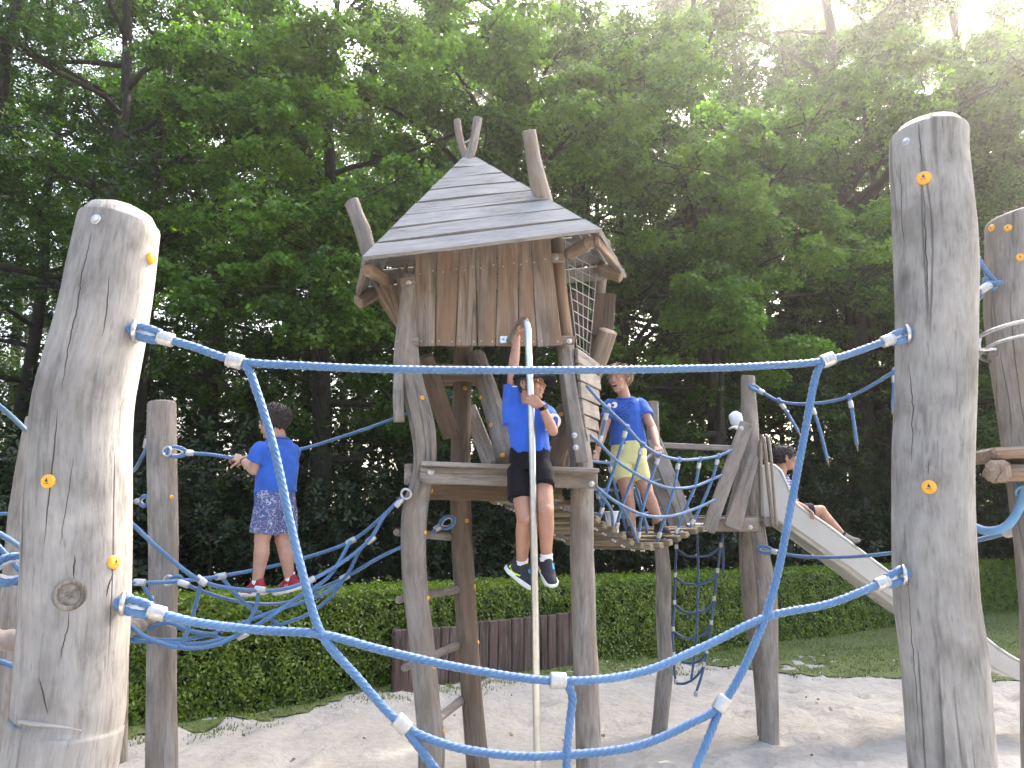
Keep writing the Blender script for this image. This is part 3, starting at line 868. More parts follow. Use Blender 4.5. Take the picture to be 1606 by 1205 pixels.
def eye_bolt(c, axis, parent, R_=.03, r_=.008):
    """ring standing in a plate on the wood; c ring centre, axis from the wood outwards"""
    a = Vector(axis).normalized(); mb = MB()
    side = a.cross(Vector((0, 0, 1))); side = side.normalized() if side.length > .1 else Vector((1, 0, 0))
    ring(mb, c, side, R_, r_)
    disc(mb, Vector(c) - a * (R_ + r_ * 1.2), a, R_ * 1.05, .006)
    sweep(mb, smooth_path([Vector(c) - a * (R_ + .03), Vector(c) - a * (R_ - r_)], .01), r_ * 1.2, nseg=8)
    return mb.build('eye_bolt', CHROME, parent)
class Net:
    """one rope construction: ropes, clamps and eyes under one Empty"""
    def __init__(s, name, label, cat, loc, dia, mat=None, group=None):
        s.root = empty(name, loc, label, cat, group); s.dia = dia; s.mat = ROPE if mat is None else mat
    def rope(s, pts, dia=None, fine=False):
        dia = dia or s.dia
        mb = MB()
        path = smooth_path(pts, dia * (.16 if fine else .32))
        sweep(mb, path, dia / 2, nseg=24 if fine else 12, lobes=5, lobe_amp=.13 if fine else .15, pitch=-dia * 4.4)
        return mb.build('rope', s.mat, s.root)
    def clamp(s, p, d, L=None, k=1.0, mat=None, name='clamp'):
        """pressed aluminium sleeve round the rope at p along direction d"""
        d = (Vector(d)).normalized(); L = L or s.dia * 2.0; r = s.dia * .66 * k; p = Vector(p)
        mb = MB()
        path = np.array([tuple(p + d * L * q) for q in (-.5, -.5, -.46, -.2, .2, .46, .5, .5)])
        sweep(mb, path, np.array([.6, .93, 1, 1.02, 1.02, 1, .93, .6]) * r, nseg=20, flat=1.18)
        for q in (-.32, 0, .32): ring(mb, p + d * L * q, d, r * 1.07, r * .05, nu=20, nv=6)
        return mb.build(name, FERRULE if mat is None else mat, s.root)
    def knot(s, p, k=1.0, mat=None):
        mb = MB(); ball(mb, p, s.dia * .95 * k, nu=14, nv=10); ring(mb, p, (0, 1, .2), s.dia * .8 * k, s.dia * .3 * k)
        return mb.build('knot', s.mat if mat is None else mat, s.root)
    def loop(s, e, to, L=.13, w=.055):
        """rope eye with a thimble: from ring point e towards to; returns the point where the clamp sits"""
        e = Vector(e); d = (Vector(to) - e).normalized(); b = d.cross(Vector((0, 1, 0))).normalized()
        pts = [e + d * L + b * s.dia * .5, e + d * L * .55 + b * w * .5, e + d * L * .1 + b * w * .42, e - d * s.dia * .6, e + d * L * .1 - b * w * .42, e + d * L * .55 - b * w * .5, e + d * L - b * s.dia * .5]
        s.rope(pts, fine=s.dia > .02)
        mb = MB(); off = s.dia * .62
        tp = [e + d * L * .85, e + d * L * .5 + b * (w * .5 - off * .9), e + d * L * .14 + b * (w * .42 - off * .6), e + d * off * .2, e + d * L * .14 - b * (w * .42 - off * .6), e + d * L * .5 - b * (w * .5 - off * .9), e + d * L * .85]
        sweep(mb, smooth_path(tp, .008), s.dia * .26, nseg=10)
        mb.build('thimble', CHROME, s.root)
        s.clamp(e + d * (L + s.dia * .8), d, k=1.12)
        return e + d * (L + s.dia * .8)
def PP(lst, d0, d1=None):
    """photo points with depth going evenly from d0 to d1 (or (px,py,d) triples)"""
    out = []; n = len(lst)
    for i, q in enumerate(lst):
        dd = q[2] if len(q) > 2 else d0 + ((d1 if d1 is not None else d0) - d0) * i / max(1, n - 1)
        out.append(P(q[0], q[1], dd))
    return out

# ---------------------------------------------------------------- the two near log posts
DL, DR = 2.2, 2.6
rowsL = [(352, 128, 247), (429, 111, 238), (479, 101, 231), (529, 88, 222), (579, 74, 212), (629, 61, 203), (679, 55, 199), (779, 47, 198), (879, 45, 198), (978, 41, 196), (1040, 36, 193), (1100, 32, 190), (1129, 29, 188), (1137, 24, 187), (1150, 22, 186), (1205, 13, 178)]
log_L = empty('log_post', (P(100, 1205, DL).x, DL, 0), 'thick pale crooked log post with a round knot at the left of the climbing net', 'log post', 'log posts holding the climbing net')
mb = MB(); pts, rad = log_path(rowsL, DL); log(mb, pts, rad, nseg=40, dome=.42, chamfer=.012, wobble=.012, seed=3.3, tilt=(-.12, 0), step=.02)
logL_o = mb.build('log', WOOD_PALE, log_L)
# carved notch ledge near the foot and the round cut branch
rowsR = [(213, 1400, 1512), (245, 1400, 1512), (301, 1403, 1518), (357, 1405, 1524), (414, 1407, 1527), (498, 1409, 1526), (637, 1408, 1524), (706, 1405, 1522), (794, 1405, 1522), (898, 1405.5, 1526), (943, 1407, 1529), (1022, 1416, 1540), (1113, 1424, 1547), (1204, 1431, 1555)]
log_R = empty('log_post', (P(1492, 1204, DR).x, DR, 0), 'thick pale straight log post at the right of the climbing net', 'log post', 'log posts holding the climbing net')
mb = MB(); pts, rad = log_path(rowsR, DR); log(mb, pts, rad, nseg=40, dome=.34, chamfer=.012, wobble=.012, seed=11.1, tilt=(.20, 0), step=.02)
logR_o = mb.build('log', WOOD_PALE, log_R)
for px, py in ((76, 755), (178, 882)): cap_disc(px, py, logL_o, log_L, r=wid(21, P(px, py, DL)) / 2)
cap_disc(236, 405, logL_o, log_L, r=.019)
bolt(150, 344, logL_o, log_L, r=.010)
for px, py in ((1449, 280), (1457, 764)): cap_disc(px, py, logR_o, log_R, r=wid(21, P(px, py, DR)) / 2)
bolt(1421, 222, logR_o, log_R, r=.009)
KNOT = wood_mat('cut_branch_end', (.27, .24, .215), (.19, .17, .15), (.08, .07, .06), crack=.2, knots=False, k=1.6)
loc, nor = surf(109, 933, logL_o)
mb = MB(); disc(mb, loc - nor * .004, nor, .031, .007); ring(mb, loc, nor, .034, .007)
mb.build('cut_branch', KNOT, log_L)
# axe-cut flat with its lip near the foot of the left log
loc, nor = surf(85, 1140, logL_o); mb = MB()
sweep(mb, smooth_path([surf(30, 1131, logL_o)[0], surf(60, 1136, logL_o)[0], surf(95, 1140, logL_o)[0], surf(128, 1146, logL_o)[0]], .01), np.interp(np.linspace(0, 1, len(smooth_path([surf(30, 1131, logL_o)[0], surf(60, 1136, logL_o)[0], surf(95, 1140, logL_o)[0], surf(128, 1146, logL_o)[0]], .01))), [0, .3, 1], [.006, .006, .002]), nseg=10)
mb.build('carved_lip', WOOD_PALE, log_L)
CRACK = simple('open_crack', (.045, .038, .032), .95)
def cracks(obj, parent, lines):
    mb = MB()
    for ln in lines:
        q = []
        for i in range(len(ln) - 1):
            for t in np.linspace(0, 1, 9, endpoint=False):
                x = ln[i][0] + (ln[i + 1][0] - ln[i][0]) * t + rng.normal(0, .5); y = ln[i][1] + (ln[i + 1][1] - ln[i][1]) * t
                l_, n_ = surf(x, y, obj); q.append(np.array(l_) - np.array(n_) * .0008)
        r_ = np.sin(np.linspace(.15, math.pi - .1, len(q))) ** .7 * .0021 * rng.uniform(.7, 1.3)
        sweep(mb, np.array(q), r_, nseg=6)
    return mb.build('crack', CRACK, parent)
cracks(logL_o, log_L, [[(145, 352), (140, 385), (128, 430), (122, 480), (108, 540), (98, 600), (92, 640)], [(118, 690), (110, 760), (98, 830), (92, 890)], [(92, 630), (85, 700), (76, 790), (66, 880)], [(117, 870), (116, 915)], [(109, 952), (106, 985), (97, 1020), (94, 1045)], [(178, 898), (170, 920), (166, 940)], [(171, 430), (168, 480), (158, 545)], [(60, 1060), (78, 1132)], [(235, 412), (233, 400)]])
cracks(logR_o, log_R, [[(1449, 292), (1451, 360), (1454, 440), (1456, 500)], [(1441, 185), (1443, 225), (1447, 268)], [(1478, 184), (1479, 205)], [(1421, 840), (1425, 930), (1432, 1030), (1440, 1120), (1447, 1200)], [(1412, 240), (1414, 330), (1420, 440)], [(1457, 720), (1456, 750)], [(1424, 560), (1432, 640), (1428, 760)]])

# ---------------------------------------------------------------- climbing net between the two logs
net = Net('rope_net', 'thick blue rope climbing net with silver clamps strung between the two big logs', 'climbing net', (0, 2.3, 0), .0228)
def nd(px): return DL - .02 + (DR - DL) * (px - 200) / 1225 if px < 2000 else DR     # depth across the net
def NP(*pts): return [P(x, y, nd(x) - .05) for x, y in pts]
eL1, eL2 = P(211, 518, DL - .06), P(193, 947, DL - .07)
eR1, eR2 = P(1424, 524, DR - .06), P(1418, 901, DR - .07)
for e, o_, root, ax in ((eL1, logL_o, log_L, (.35, -1, 0)), (eL2, logL_o, log_L, (.35, -1, 0)), (eR1, logR_o, log_R, (-.35, -1, 0)), (eR2, logR_o, log_R, (-.35, -1, 0))):
    eye_bolt(e, ax, root, R_=.026, r_=.0075)
def strand(e0, pts, e1, **kw):
    a, b_ = NP(pts[0], pts[-1])
    q0 = net.loop(e0, a, L=.072, w=.030); q1 = net.loop(e1, b_, L=.065, w=.030)
    net.rope([q0] + NP(*pts) + [q1], fine=True)
strand(eL1, [(300, 543), (370, 566), (480, 574), (600, 579), (803, 581), (1050, 579), (1200, 574), (1298, 565)], eR1)
strand(eL2, [(300, 975), (400, 988), (503, 995), (600, 1020), (720, 1047), (875, 1068), (1000, 1056), (1100, 1016), (1205, 967), (1300, 947)], eR2)
net.rope(NP((374, 567), (388, 578), (402, 612), (430, 705), (455, 820), (480, 920), (505, 996), (560, 1062), (630, 1136), (700, 1168), (800, 1185), (890, 1184), (1000, 1170), (1080, 1136), (1132, 1104), (1190, 995), (1216, 915), (1241, 790), (1262, 680), (1281, 585), (1290, 568)), fine=True)
net.rope(NP((632, 1138), (652, 1165), (672, 1192), (690, 1215), (720, 1250)), fine=True)
net.rope(NP((1131, 1106), (1110, 1160), (1088, 1212), (1075, 1245)), fine=True)
net.rope(NP((868, 1067), (886, 1072), (897, 1090), (894, 1130), (889, 1184), (890, 1245)), fine=True)
for (a, b_, c) in (((350, 561), (386, 571), 1.25), ((1312, 560), (1284, 570), 1.25), ((618, 1124), (642, 1147), 1.25), ((1126, 1114), (1138, 1094), 1.25), ((860, 1067), (890, 1068), 1.3)):
    A, B = NP(a, b_); net.clamp((A + B) / 2, B - A, L=.046, k=c)
for q in ((504, 996), (889, 1184), (1209, 965)): net.knot(NP(q)[0], .62)

# ---------------------------------------------------------------- posts at the left
back_post = empty('wooden_post', (P(253, 1205, 4.6).x, 4.6, 0), 'flat grey post with a round top behind the left log holding the balance ropes', 'post')
mb = MB(); pts, rad = log_path([(634, 232, 275), (680, 231, 276), (780, 233, 277), (880, 235, 278), (980, 234, 276), (1100, 231, 275), (1205, 229, 277)], 4.6)
log(mb, pts, rad, dome=.05, chamfer=.012, wobble=.025, nseg=28); bp_o = mb.build('log', WOOD_GREY, back_post)
cap_disc(269, 780, bp_o, back_post, r=.013)
lean = empty('wooden_post', (P(-5, 1205, 4.2).x, 4.2, 0), 'thin leaning post at the left margin behind the thick left log', 'post')
mb = MB(); pts, rad = log_path([(658, 42, 70), (700, 33, 64), (800, 16, 54), (900, 6, 45), (1000, -4, 28), (1205, -24, 6)], 4.2)
log(mb, pts, rad, dome=.05, chamfer=.01); mb.build('log', WOOD_GREY, lean)
thin = empty('wooden_post', (P(200, 1205, 6).x, 6, 0), 'narrow post half hidden between the left log and the flat grey post', 'post')
mb = MB(); pts, rad = log_path([(714, 186, 207), (800, 184, 205), (900, 182, 203), (1100, 178, 200)], 5.9)
log(mb, pts, rad, dome=.05, chamfer=.01); mb.build('log', WOOD_GREY, thin)
# hemp rope
hn_ = MB(); hp = smooth_path([P(-60, 985, 3.4), P(20, 1006, 3.3), P(110, 1012, 3.3), P(205, 985, 4.2), P(240, 968, 4.55)], .02)
sweep(hn_, hp, .041, nseg=24, lobes=3, lobe_amp=.16, pitch=.33)
o = hn_.build('hemp_rope', HEMP); tag(o, 'very thick brown twisted rope crossing behind the left log', 'rope')

# ---------------------------------------------------------------- balance net at the left with its hand rope
DN = 4.55
ham = Net('rope_net', 'sagging blue rope net the boy in patterned shorts stands on', 'rope net', (P(350, 950, DN).x, DN, 0), .0215)
ham.rope(PP([(150, 790, 3.7), (198, 815, 3.8), (250, 862, 3.95), (315, 911, 4.1), (380, 925, 4.3), (440, 925, 4.5), (485, 911, 4.6), (540, 880, 4.65), (580, 846, 4.65), (604, 808, 4.65), (632, 778, 4.62)], 4))
ham.rope(PP([(120, 908, 4.2), (218, 914, 4.3), (275, 912, 4.4), (345, 904, 4.55), (460, 880, 4.8), (550, 849, 4.85), (604, 806, 4.75), (632, 778, 4.62)], 4))
ham.rope(PP([(266, 908, 4.47), (280, 904, 4.45), (292, 916, 4.5), (340, 935, 4.7), (400, 947, 5.0), (450, 945, 5.15), (490, 928, 5.1), (541, 906, 4.9), (600, 872, 4.8), (650, 850, 4.7)], 4))
ham.rope(PP([(150, 930, 3.9), (198, 975, 4.0), (230, 1000, 4.1), (280, 1016, 4.2), (330, 1014, 4.3), (370, 998, 4.4), (420, 970, 4.5), (470, 935, 4.6), (515, 905, 4.65), (550, 849, 4.8)], 4))
ham.rope(PP([(150, 985, 4.3), (200, 996, 4.4), (260, 1004, 4.5), (320, 998, 4.55), (380, 977, 4.6), (440, 955, 4.7), (500, 935, 4.8), (541, 906, 4.85), (565, 862, 4.8), (584, 845, 4.7)], 4))
ham.rope(PP([(150, 1005, 4.2), (220, 1006, 4.3), (300, 1010, 4.4), (350, 1003, 4.5), (420, 985, 4.7), (480, 965, 4.8), (520, 935, 4.9), (541, 906, 4.9)], 4))
ham.rope(PP([(316, 912, 4.1), (308, 945, 4.15), (296, 985, 4.2), (284, 1014, 4.2)], 4))
ham.rope(PP([(347, 904, 4.55), (366, 928, 4.6), (395, 955, 4.65), (420, 968, 4.7), (436, 978, 4.7)], 4))
ham.rope(PP([(222, 914, 4.3), (236, 938, 4.35), (252, 960, 4.4), (268, 976, 4.45), (290, 988, 4.5), (330, 996, 4.55), (352, 1003, 4.55)], 4))
ham.rope(PP([(200, 992, 4.4), (225, 988, 4.4), (258, 978, 4.4), (270, 978, 4.4), (300, 990, 4.4), (340, 996, 4.5)], 4))
ham.rope(PP([(406, 926, 4.4), (400, 955, 4.45), (380, 990, 4.4), (365, 1000, 4.4)], 4))
ham.rope(PP([(486, 912, 4.6), (492, 930, 4.7), (505, 936, 4.8)], 4))
for a, b_, dd in (((208, 913), (230, 914), 4.3), ((335, 906), (357, 902), 4.55), ((309, 906), (323, 916), 4.1), ((401, 924), (415, 926), 4.38), ((536, 908), (546, 903), 4.88), ((545, 852), (556, 846), 4.84), ((577, 850), (586, 843), 4.66), ((262, 975), (276, 981), 4.44), ((282, 914), (294, 918), 4.36), ((376, 999), (386, 994), 4.42), ((480, 914), (492, 908), 4.6), ((622, 793), (630, 784), 4.63)):
    A, B = P(*a, dd), P(*b_, dd); ham.clamp((A + B) / 2, B - A, L=.062, k=1.12)
A = P(284, 1014, 4.2); ham.knot(A, .8)
mb = MB(); ring(mb, P(637, 775, 4.6), (.2, 1, .3), .03, .008); mb.build('shackle', CHROME, ham.root)
mb = MB(); ring(mb, P(264, 911, 4.47), (.2, 1, 0), .028, .007); ring(mb, P(238, 943, 4.48), (.8, .6, 0), .026, .007); mb.build('shackle', CHROME, ham.root)
hand = Net('hand_rope', 'blue hand rope the boy in patterned shorts grips with both fists', 'rope', (P(400, 715, 4.7).x, 4.7, 0), .021)
q = hand.loop(P(264, 708, 4.48), P(340, 714, 4.65), L=.10, w=.055)
hand.rope([q] + PP([(330, 713, 4.64), (380, 719, 4.76), (470, 705, 4.98), (540, 684, 5.15), (620, 656, 5.35), (680, 632, 5.5), (722, 612, 5.6)], 4))
mb = MB(); ring(mb, P(262, 708, 4.48), (.2, 1, 0), .026, .007); mb.build('shackle', CHROME, hand.root)
sl = Net('rope_sling', 'short blue rope slings hooked to the left side of the flat grey post', 'rope', (P(215, 720, 4.5).x, 4.5, 0), .021)
sl.rope(PP([(232, 686, 4.6), (230, 700, 4.6), (220, 722, 4.7), (205, 742, 5.1), (180, 750, 5.5)], 4)); sl.clamp(P(229, 696, 4.6), P(226, 712, 4.5) - P(231, 688, 4.45), L=.06)
q = sl.loop(P(231, 786, 4.6), P(200, 787, 4.7), L=.07, w=.06); sl.rope([q, P(190, 788, 4.75), P(150, 790, 5)])
far_l = Net('rope_net', 'blue ropes running to the leaning post at the left margin', 'rope net', (P(0, 850, 3.8).x, 3.8, 0), .0235)
far_l.rope(PP([(-60, 590, 3.4), (0, 638, 3.6), (46, 680, 4.1)], 4))
far_l.rope(PP([(-60, 805, 5), (0, 806, 5), (60, 806, 5), (150, 806, 5.2)], 4))
far_l.rope(PP([(-60, 805, 3.2), (0, 838, 3.4), (50, 868, 3.8), (120, 900, 4.2)], 4))
far_l.rope(PP([(-60, 800, 3.5), (0, 860, 3.6), (50, 915, 3.7), (110, 960, 3.9)], 4))
far_l.rope(PP([(-60, 1020, 3.3), (0, 1038, 3.4), (60, 1055, 3.5), (150, 1040, 3.8)], 4))
q = far_l.loop(P(44, 888, 2.3), P(-20, 902, 2.25), L=.10, w=.07)
far_l.rope([q, P(-80, 905, 2.2), P(-160, 900, 2.1)])
eye_bolt(P(50, 888, 2.28), (-1, -.2, 0), log_L, R_=.022, r_=.007)

# ---------------------------------------------------------------- the tower with the crooked hut
tower = empty('play_tower', (P(800, 1205, 5).x, 5, 0), 'crooked wooden stilt hut with a pointed plank roof in the middle', 'play tower')
DF, DB = 4.7, 5.55
def tlog(rows, d, mat, d_end=None, **kw):
    mb = MB(); pts, rad = log_path(rows, d, d_end); log(mb, pts, rad, **kw)
    return mb.build(kw.pop('name', 'post') if 'name' in kw else 'post', mat, tower)
fl = tlog([(440, 630, 652), (500, 624, 655), (545, 618, 657), (580, 617, 661), (610, 629, 667), (640, 636, 675), (669, 642, 682), (699, 647, 684.5), (726, 648, 684), (759, 644, 679), (789, 633, 673), (819, 629.5, 670), (878, 630, 668), (938, 634, 672), (997, 641, 679), (1056, 646, 685), (1115, 652, 691), (1159, 655, 698), (1204, 656, 697)], DF, WOOD_GREY, wobble=.03, nseg=24, step=.03)
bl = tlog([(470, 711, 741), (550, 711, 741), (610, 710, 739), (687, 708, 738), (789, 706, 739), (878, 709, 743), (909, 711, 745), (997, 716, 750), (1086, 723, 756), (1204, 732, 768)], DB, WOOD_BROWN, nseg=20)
frp = tlog([(545, 874, 901), (610, 879, 907), (660, 886, 918), (726, 893, 930), (771, 894, 931), (878, 894, 932), (909, 895.5, 934), (997, 897.6, 935), (1056, 900, 939), (1204, 904, 943)], 4.95, WOOD_GREY, wobble=.025, nseg=24)
fru = tlog([(380, 864, 884), (456, 868, 890), (530, 880, 899)], 4.85, WOOD_WALL, ground=False, nseg=16)
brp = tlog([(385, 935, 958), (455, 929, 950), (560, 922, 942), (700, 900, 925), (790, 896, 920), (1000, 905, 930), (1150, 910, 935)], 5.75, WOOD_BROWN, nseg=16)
# horns: corner poles sticking out through and beside the roof
def horn(rows, d, mat, **kw):
    mb = MB(); pts, rad = log_path(rows, d, kw.pop('d_end', None)); log(mb, pts, rad, ground=False, dome=.08, chamfer=.012, nseg=18, **kw)
    return mb.build('horn', mat, tower)
h1 = horn([(208, 819, 841), (250, 825, 849), (290, 831, 860), (315, 838, 867), (345, 845, 873), (372, 851, 880)], 4.45, WOOD_GREY, d_end=4.75, tilt=(.0, 0))
h2 = horn([(319, 541, 563), (340, 549, 571), (360, 556, 581), (395, 566, 590), (430, 580, 602)], 4.95, WOOD_GREY, tilt=(.3, 0))
h3 = horn([(191, 711, 723), (212, 714, 726), (230, 719, 730), (252, 726, 738), (275, 732, 742)], 5.05, WOOD_GREY)
h4 = horn([(188, 742, 756), (210, 739, 752), (230, 734, 748), (252, 728, 742), (275, 724, 738)], 5.0, WOOD_GREY)
mb = MB(); sweep(mb, smooth_path([P(727, 225, 5.02), P(738, 219, 5.02)], .02), .006, nseg=8); mb.build('pin', CHROME, tower)
stub = horn([(590, 617, 634), (625, 616, 633), (662, 617, 635)], 4.62, WOOD_GREY)
# roof
RFL, RFR, RRL, RRR, APX, APB = P(568, 405, 4.25), P(943, 361, 4.3), P(556, 474, 5.6), P(984, 436, 5.6), P(727, 247, 4.98), P(745, 247, 5.0)
def slope(mb, eL, eR, tL, tR, n, thick=.024, lens=None, gap=.022):
    eL, eR, tL, tR = map(Vector, (eL, eR, tL, tR))
    nrm = (eR - eL).cross(tL - eL).normalized()
    if nrm.z < 0: nrm = -nrm
    for i in range(n):
        a, b_ = i / n, (i + 1) / n; tlt = 0
        g = gap / (tL - eL).length
        j1, j2 = rng.normal(0, .004, 2); lift = nrm * (.004 + rng.uniform(0, .004))
        q = [eL.lerp(tL, a + g / 2), eR.lerp(tR, a + g / 2 + j1), eR.lerp(tR, b_ - g / 2 + j2), eL.lerp(tL, b_ - g / 2)]
        vs = []; gs = []
        sd_ = rng.uniform(0, 50, 3); ax = (eR - eL).normalized(); ay = nrm.cross(ax)
        m_ = 14
        for k in range(m_ + 1):
            t = k / m_
            lo, hi = q[0].lerp(q[1], t), q[3].lerp(q[2], t)
            for (p, z_) in ((lo, 0), (hi, 0), (hi, -thick), (lo, -thick)):
                w = Vector((0, 0, .003 * math.sin(5 * t + sd_[0])))
                pt = p + nrm * z_ + lift + w; vs.append(pt); rel = pt - eL
                gs.append((rel.dot(ay) + sd_[0], rel.dot(nrm) + sd_[1], rel.dot(ax) + sd_[2]))
        f = [(k * 4 + j, k * 4 + (j + 1) % 4, k * 4 + 4 + (j + 1) % 4, k * 4 + 4 + j) for k in range(m_) for j in range(4)] + [(3, 2, 1, 0), (m_ * 4, m_ * 4 + 1, m_ * 4 + 2, m_ * 4 + 3)]
        mb.add([tuple(v) for v in vs], f, gs, smooth=False)
roofs = []
for (a, b_, c, d_, n) in ((RFL, RFR, APX, APB, 8), (RFR, RRR, APB, APB + Vector((.01, .04, 0)), 8), (RRL, RFL, APX + Vector((-.01, .04, 0)), APX, 8), (RRR, RRL, APB + Vector((0, .05, 0)), APX + Vector((0, .05, 0)), 8)):
    mb = MB(); slope(mb, a, b_, c, d_, n); roofs.append(mb.build('roof_slope', WOOD_ROOF, tower))
for px, py in ((850, 341),): cap_disc(px, py, h1, tower, r=.016)
# roof timbers under the eaves
mb = MB()
def stick(mb, a, b_, r0, r1=None, **kw): 
    path = smooth_path([a, b_], .06); log(mb, [a, b_], [r0, r1 or r0], ground=False, nseg=14, dome=.05, chamfer=.006, **kw)
stick(mb, P(925, 381, 4.48), P(893, 398, 4.75), .042); mb.build('rafter', WOOD_WALL, tower)
mb = MB(); stick(mb, P(577, 424, 4.42), P(606, 440, 4.8), .040); mb.build('rafter', WOOD_WALL, tower)
mb = MB(); stick(mb, P(974, 433, 5.45), P(938, 420, 5.5), .055); mb.build('rafter', WOOD_WALL, tower)
mb = MB(); stick(mb, P(563, 474, 5.4), P(600, 452, 5.5), .055); mb.build('rafter', WOOD_WALL, tower)
mb = MB(); beam(mb, P(936, 378, 4.45), P(966, 412, 5.1), .03, .07); mb.build('barge_board', WOOD_WALL, tower)
mb = MB(); beam(mb, P(574, 422, 4.45), P(562, 456, 5.2), .03, .07); mb.build('barge_board', WOOD_WALL, tower)
# front wall
tops = [388, 500, 612, 678, 787, 880, 935, 1026]; bots = [408, 490, 586, 691, 775, 884, 971, 1092]
mb = MB()
for i in range(7):
    xt0, xt1, xb0, xb1 = tops[i] / 3.012 + 520, tops[i + 1] / 3.012 + 520, bots[i] / 3.012 + 520, bots[i + 1] / 3.012 + 520
    dd = 4.72 + rng.uniform(-.006, .006)
    t = P((xt0 + xt1) / 2, 372 + (650 - (xt0 + xt1) / 2) * .06, dd); b_ = P((xb0 + xb1) / 2, 543, dd)
    beam(mb, b_, t, wid(xb1 - xb0, b_) - .006, .026, up=(0, -1, 0), w1=wid(xt1 - xt0, t) - .006, bevel=.003, seg=6)
wall = mb.build('front_wall', WOOD_WALL, tower)
mb = MB()
for i in range(7):
    for (f1, y, ed) in ((.18, 535, bots), (.82, 536, bots), (.25, 430 - i * 3, tops), (.8, 425 - i * 3, tops)):
        x = (ed[i] + (ed[i + 1] - ed[i]) * f1) / 3.012 + 520
        l_, n_ = surf(x, y, wall); disc(mb, l_, n_, .0045, .002, nu=8)
mb.build('screw', CHROME, tower)
for (x0, y0, x1, y1, bx, by) in ((628, 444, 652, 439, 641, 444), (622, 537, 657, 536, 636, 536), (862, 405, 885, 405, 873, 404), (880, 534, 901, 534, 893, 535)):
    mb = MB(); beam(mb, P(x0, y0, 4.66 if x0 < 800 else 4.74), P(x1, y1, 4.66 if x0 < 800 else 4.74), .05, .05, up=(0, 0, 1), bevel=.005)
    o = mb.build('rail_end', WOOD_WALL, tower); bolt(bx, by, o, tower, r=.011)
# left wall, curved fan of boards seen edge on, and rear walls
mb = MB()
for i in range(6):
    t = i / 6
    a = P(652, 412, 4.8).lerp(P(575, 455, 5.6), t); b_ = P(640, 545, 4.8).lerp(P(640, 530, 5.6), t); a2 = P(652, 412, 4.8).lerp(P(575, 455, 5.6), t + 1 / 6); 
    beam(mb, b_, a, .14, .022, up=(-1, -.2, 0), w1=.18, bevel=.003, warp=.01)
mb.build('side_wall', WOOD_WALL, tower)
mb = MB()
for i in range(8):
    xx = -.62 + i * .185
    beam(mb, Vector((xx, 5.62, 3.08)), Vector((xx * 1.05, 5.62, 3.42)), .175, .022, up=(0, -1, 0), bevel=.003)
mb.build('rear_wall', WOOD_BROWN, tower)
# window grille on the right side
gr = MB(); A0, A1, B0, B1 = P(884, 372, 4.9), P(948, 398, 5.6), P(902, 545, 5.0), P(927, 560, 5.6)
A0 = P(886, 376, 4.92); A1 = P(938, 402, 5.5); B0 = P(905, 548, 5.0); B1 = P(924, 562, 5.5)
for i in range(5):
    t = i / 4; sweep(gr, smooth_path([A0.lerp(A1, t), B0.lerp(B1, t)], .1), .0035, nseg=8)
for i in range(10):
    t = .02 + i / 9.5; sweep(gr, smooth_path([A0.lerp(B0, t) + Vector((.003, 0, 0)), A1.lerp(B1, t) + Vector((.003, 0, 0))], .1), .0035, nseg=8)
gr.build('window_grille', simple('dull_wire', (.42, .41, .39), .45, .5), tower)
# planked side below the grille: short boards across
mb = MB(); e0 = [(903, 545), (905, 570), (908, 598), (910, 625), (913, 650), (916, 672), (920, 694)]; e1 = [(938, 570), (940, 590), (939, 613), (938, 637), (937, 660), (936, 678), (934, 696)]
for i in range(6):
    a0, a1, b0, b1 = P(*e0[i], 4.9), P(*e0[i + 1], 4.9), P(*e1[i], 5.35), P(*e1[i + 1], 5.35)
    h0 = (a0 - a1).length - .007; h1_ = (b0 - b1).length - .007
    beam(mb, (a0 + a1) / 2, (b0 + b1) / 2, h0, .025, up=(a1 - a0).cross(b0 - a0), w1=h1_, bevel=.004, seg=2)
mb.build('side_boards', WOOD_GREY, tower)
mb = MB(); log(mb, [P(953, 520, 5.5), P(940, 560, 5.6), P(925, 600, 5.75)], [wid(29, P(953, 520, 5.5)) / 2] * 3, ground=False, nseg=16, dome=.1, chamfer=.006); mb.build('brace', WOOD_WALL, tower)
# strapped board with two bolts
mb = MB(); beam(mb, P(913, 726, 4.84), P(886, 548, 4.80), .085, .03, up=(0, -1, 0), w1=.07, seg=4); o = mb.build('brace', WOOD_GREY, tower)
bolt(901, 683, o, tower, r=.012); bolt(903, 702, o, tower, r=.012)
# platform
zf = P(800, 742, 4.7).z
mb = MB(); beam(mb, P(659, 745, 4.58), P(936, 754, 4.80), .05, wid(26, P(800, 750, 4.7)), up=(0, 0, 1), bevel=.008, seg=4); fb = mb.build('platform_beam', WOOD_GREY, tower)
bolt(676, 740, fb, tower, r=.013); bolt(928, 759, fb, tower, r=.012)
mb = MB(); beam(mb, P(640, 744, 4.75), P(680, 752, 5.9), .05, .13, bevel=.006); mb.build('platform_beam', WOOD_GREY, tower)
mb = MB(); beam(mb, P(914, 755, 5.05), P(900, 765, 5.95), .05, .12, bevel=.006); mb.build('platform_beam', WOOD_BROWN, tower)
mb = MB(); beam(mb, P(672, 768, 5.1), P(880, 775, 5.5), .05, .13, bevel=.006); mb.build('platform_beam', WOOD_BROWN, tower)
mb = MB()
zl, zr = P(660, 730, 4.6).z, P(933, 742, 4.78).z
for i in range(11):
    y0 = 4.56 + i * .128
    xl = P(662, 730, 4.6).x - .02 * i * .5; xr = P(933, 742, 4.8).x + rng.uniform(-.01, .01)
    beam(mb, Vector((xl + (.03 if i else .0), y0, zl + .004)), Vector((xr, y0 + .15, zr + .004)), .115, .028, up=(0, 0, 1), bevel=.005)
mb.build('platform_floor', WOOD_GREY, tower)
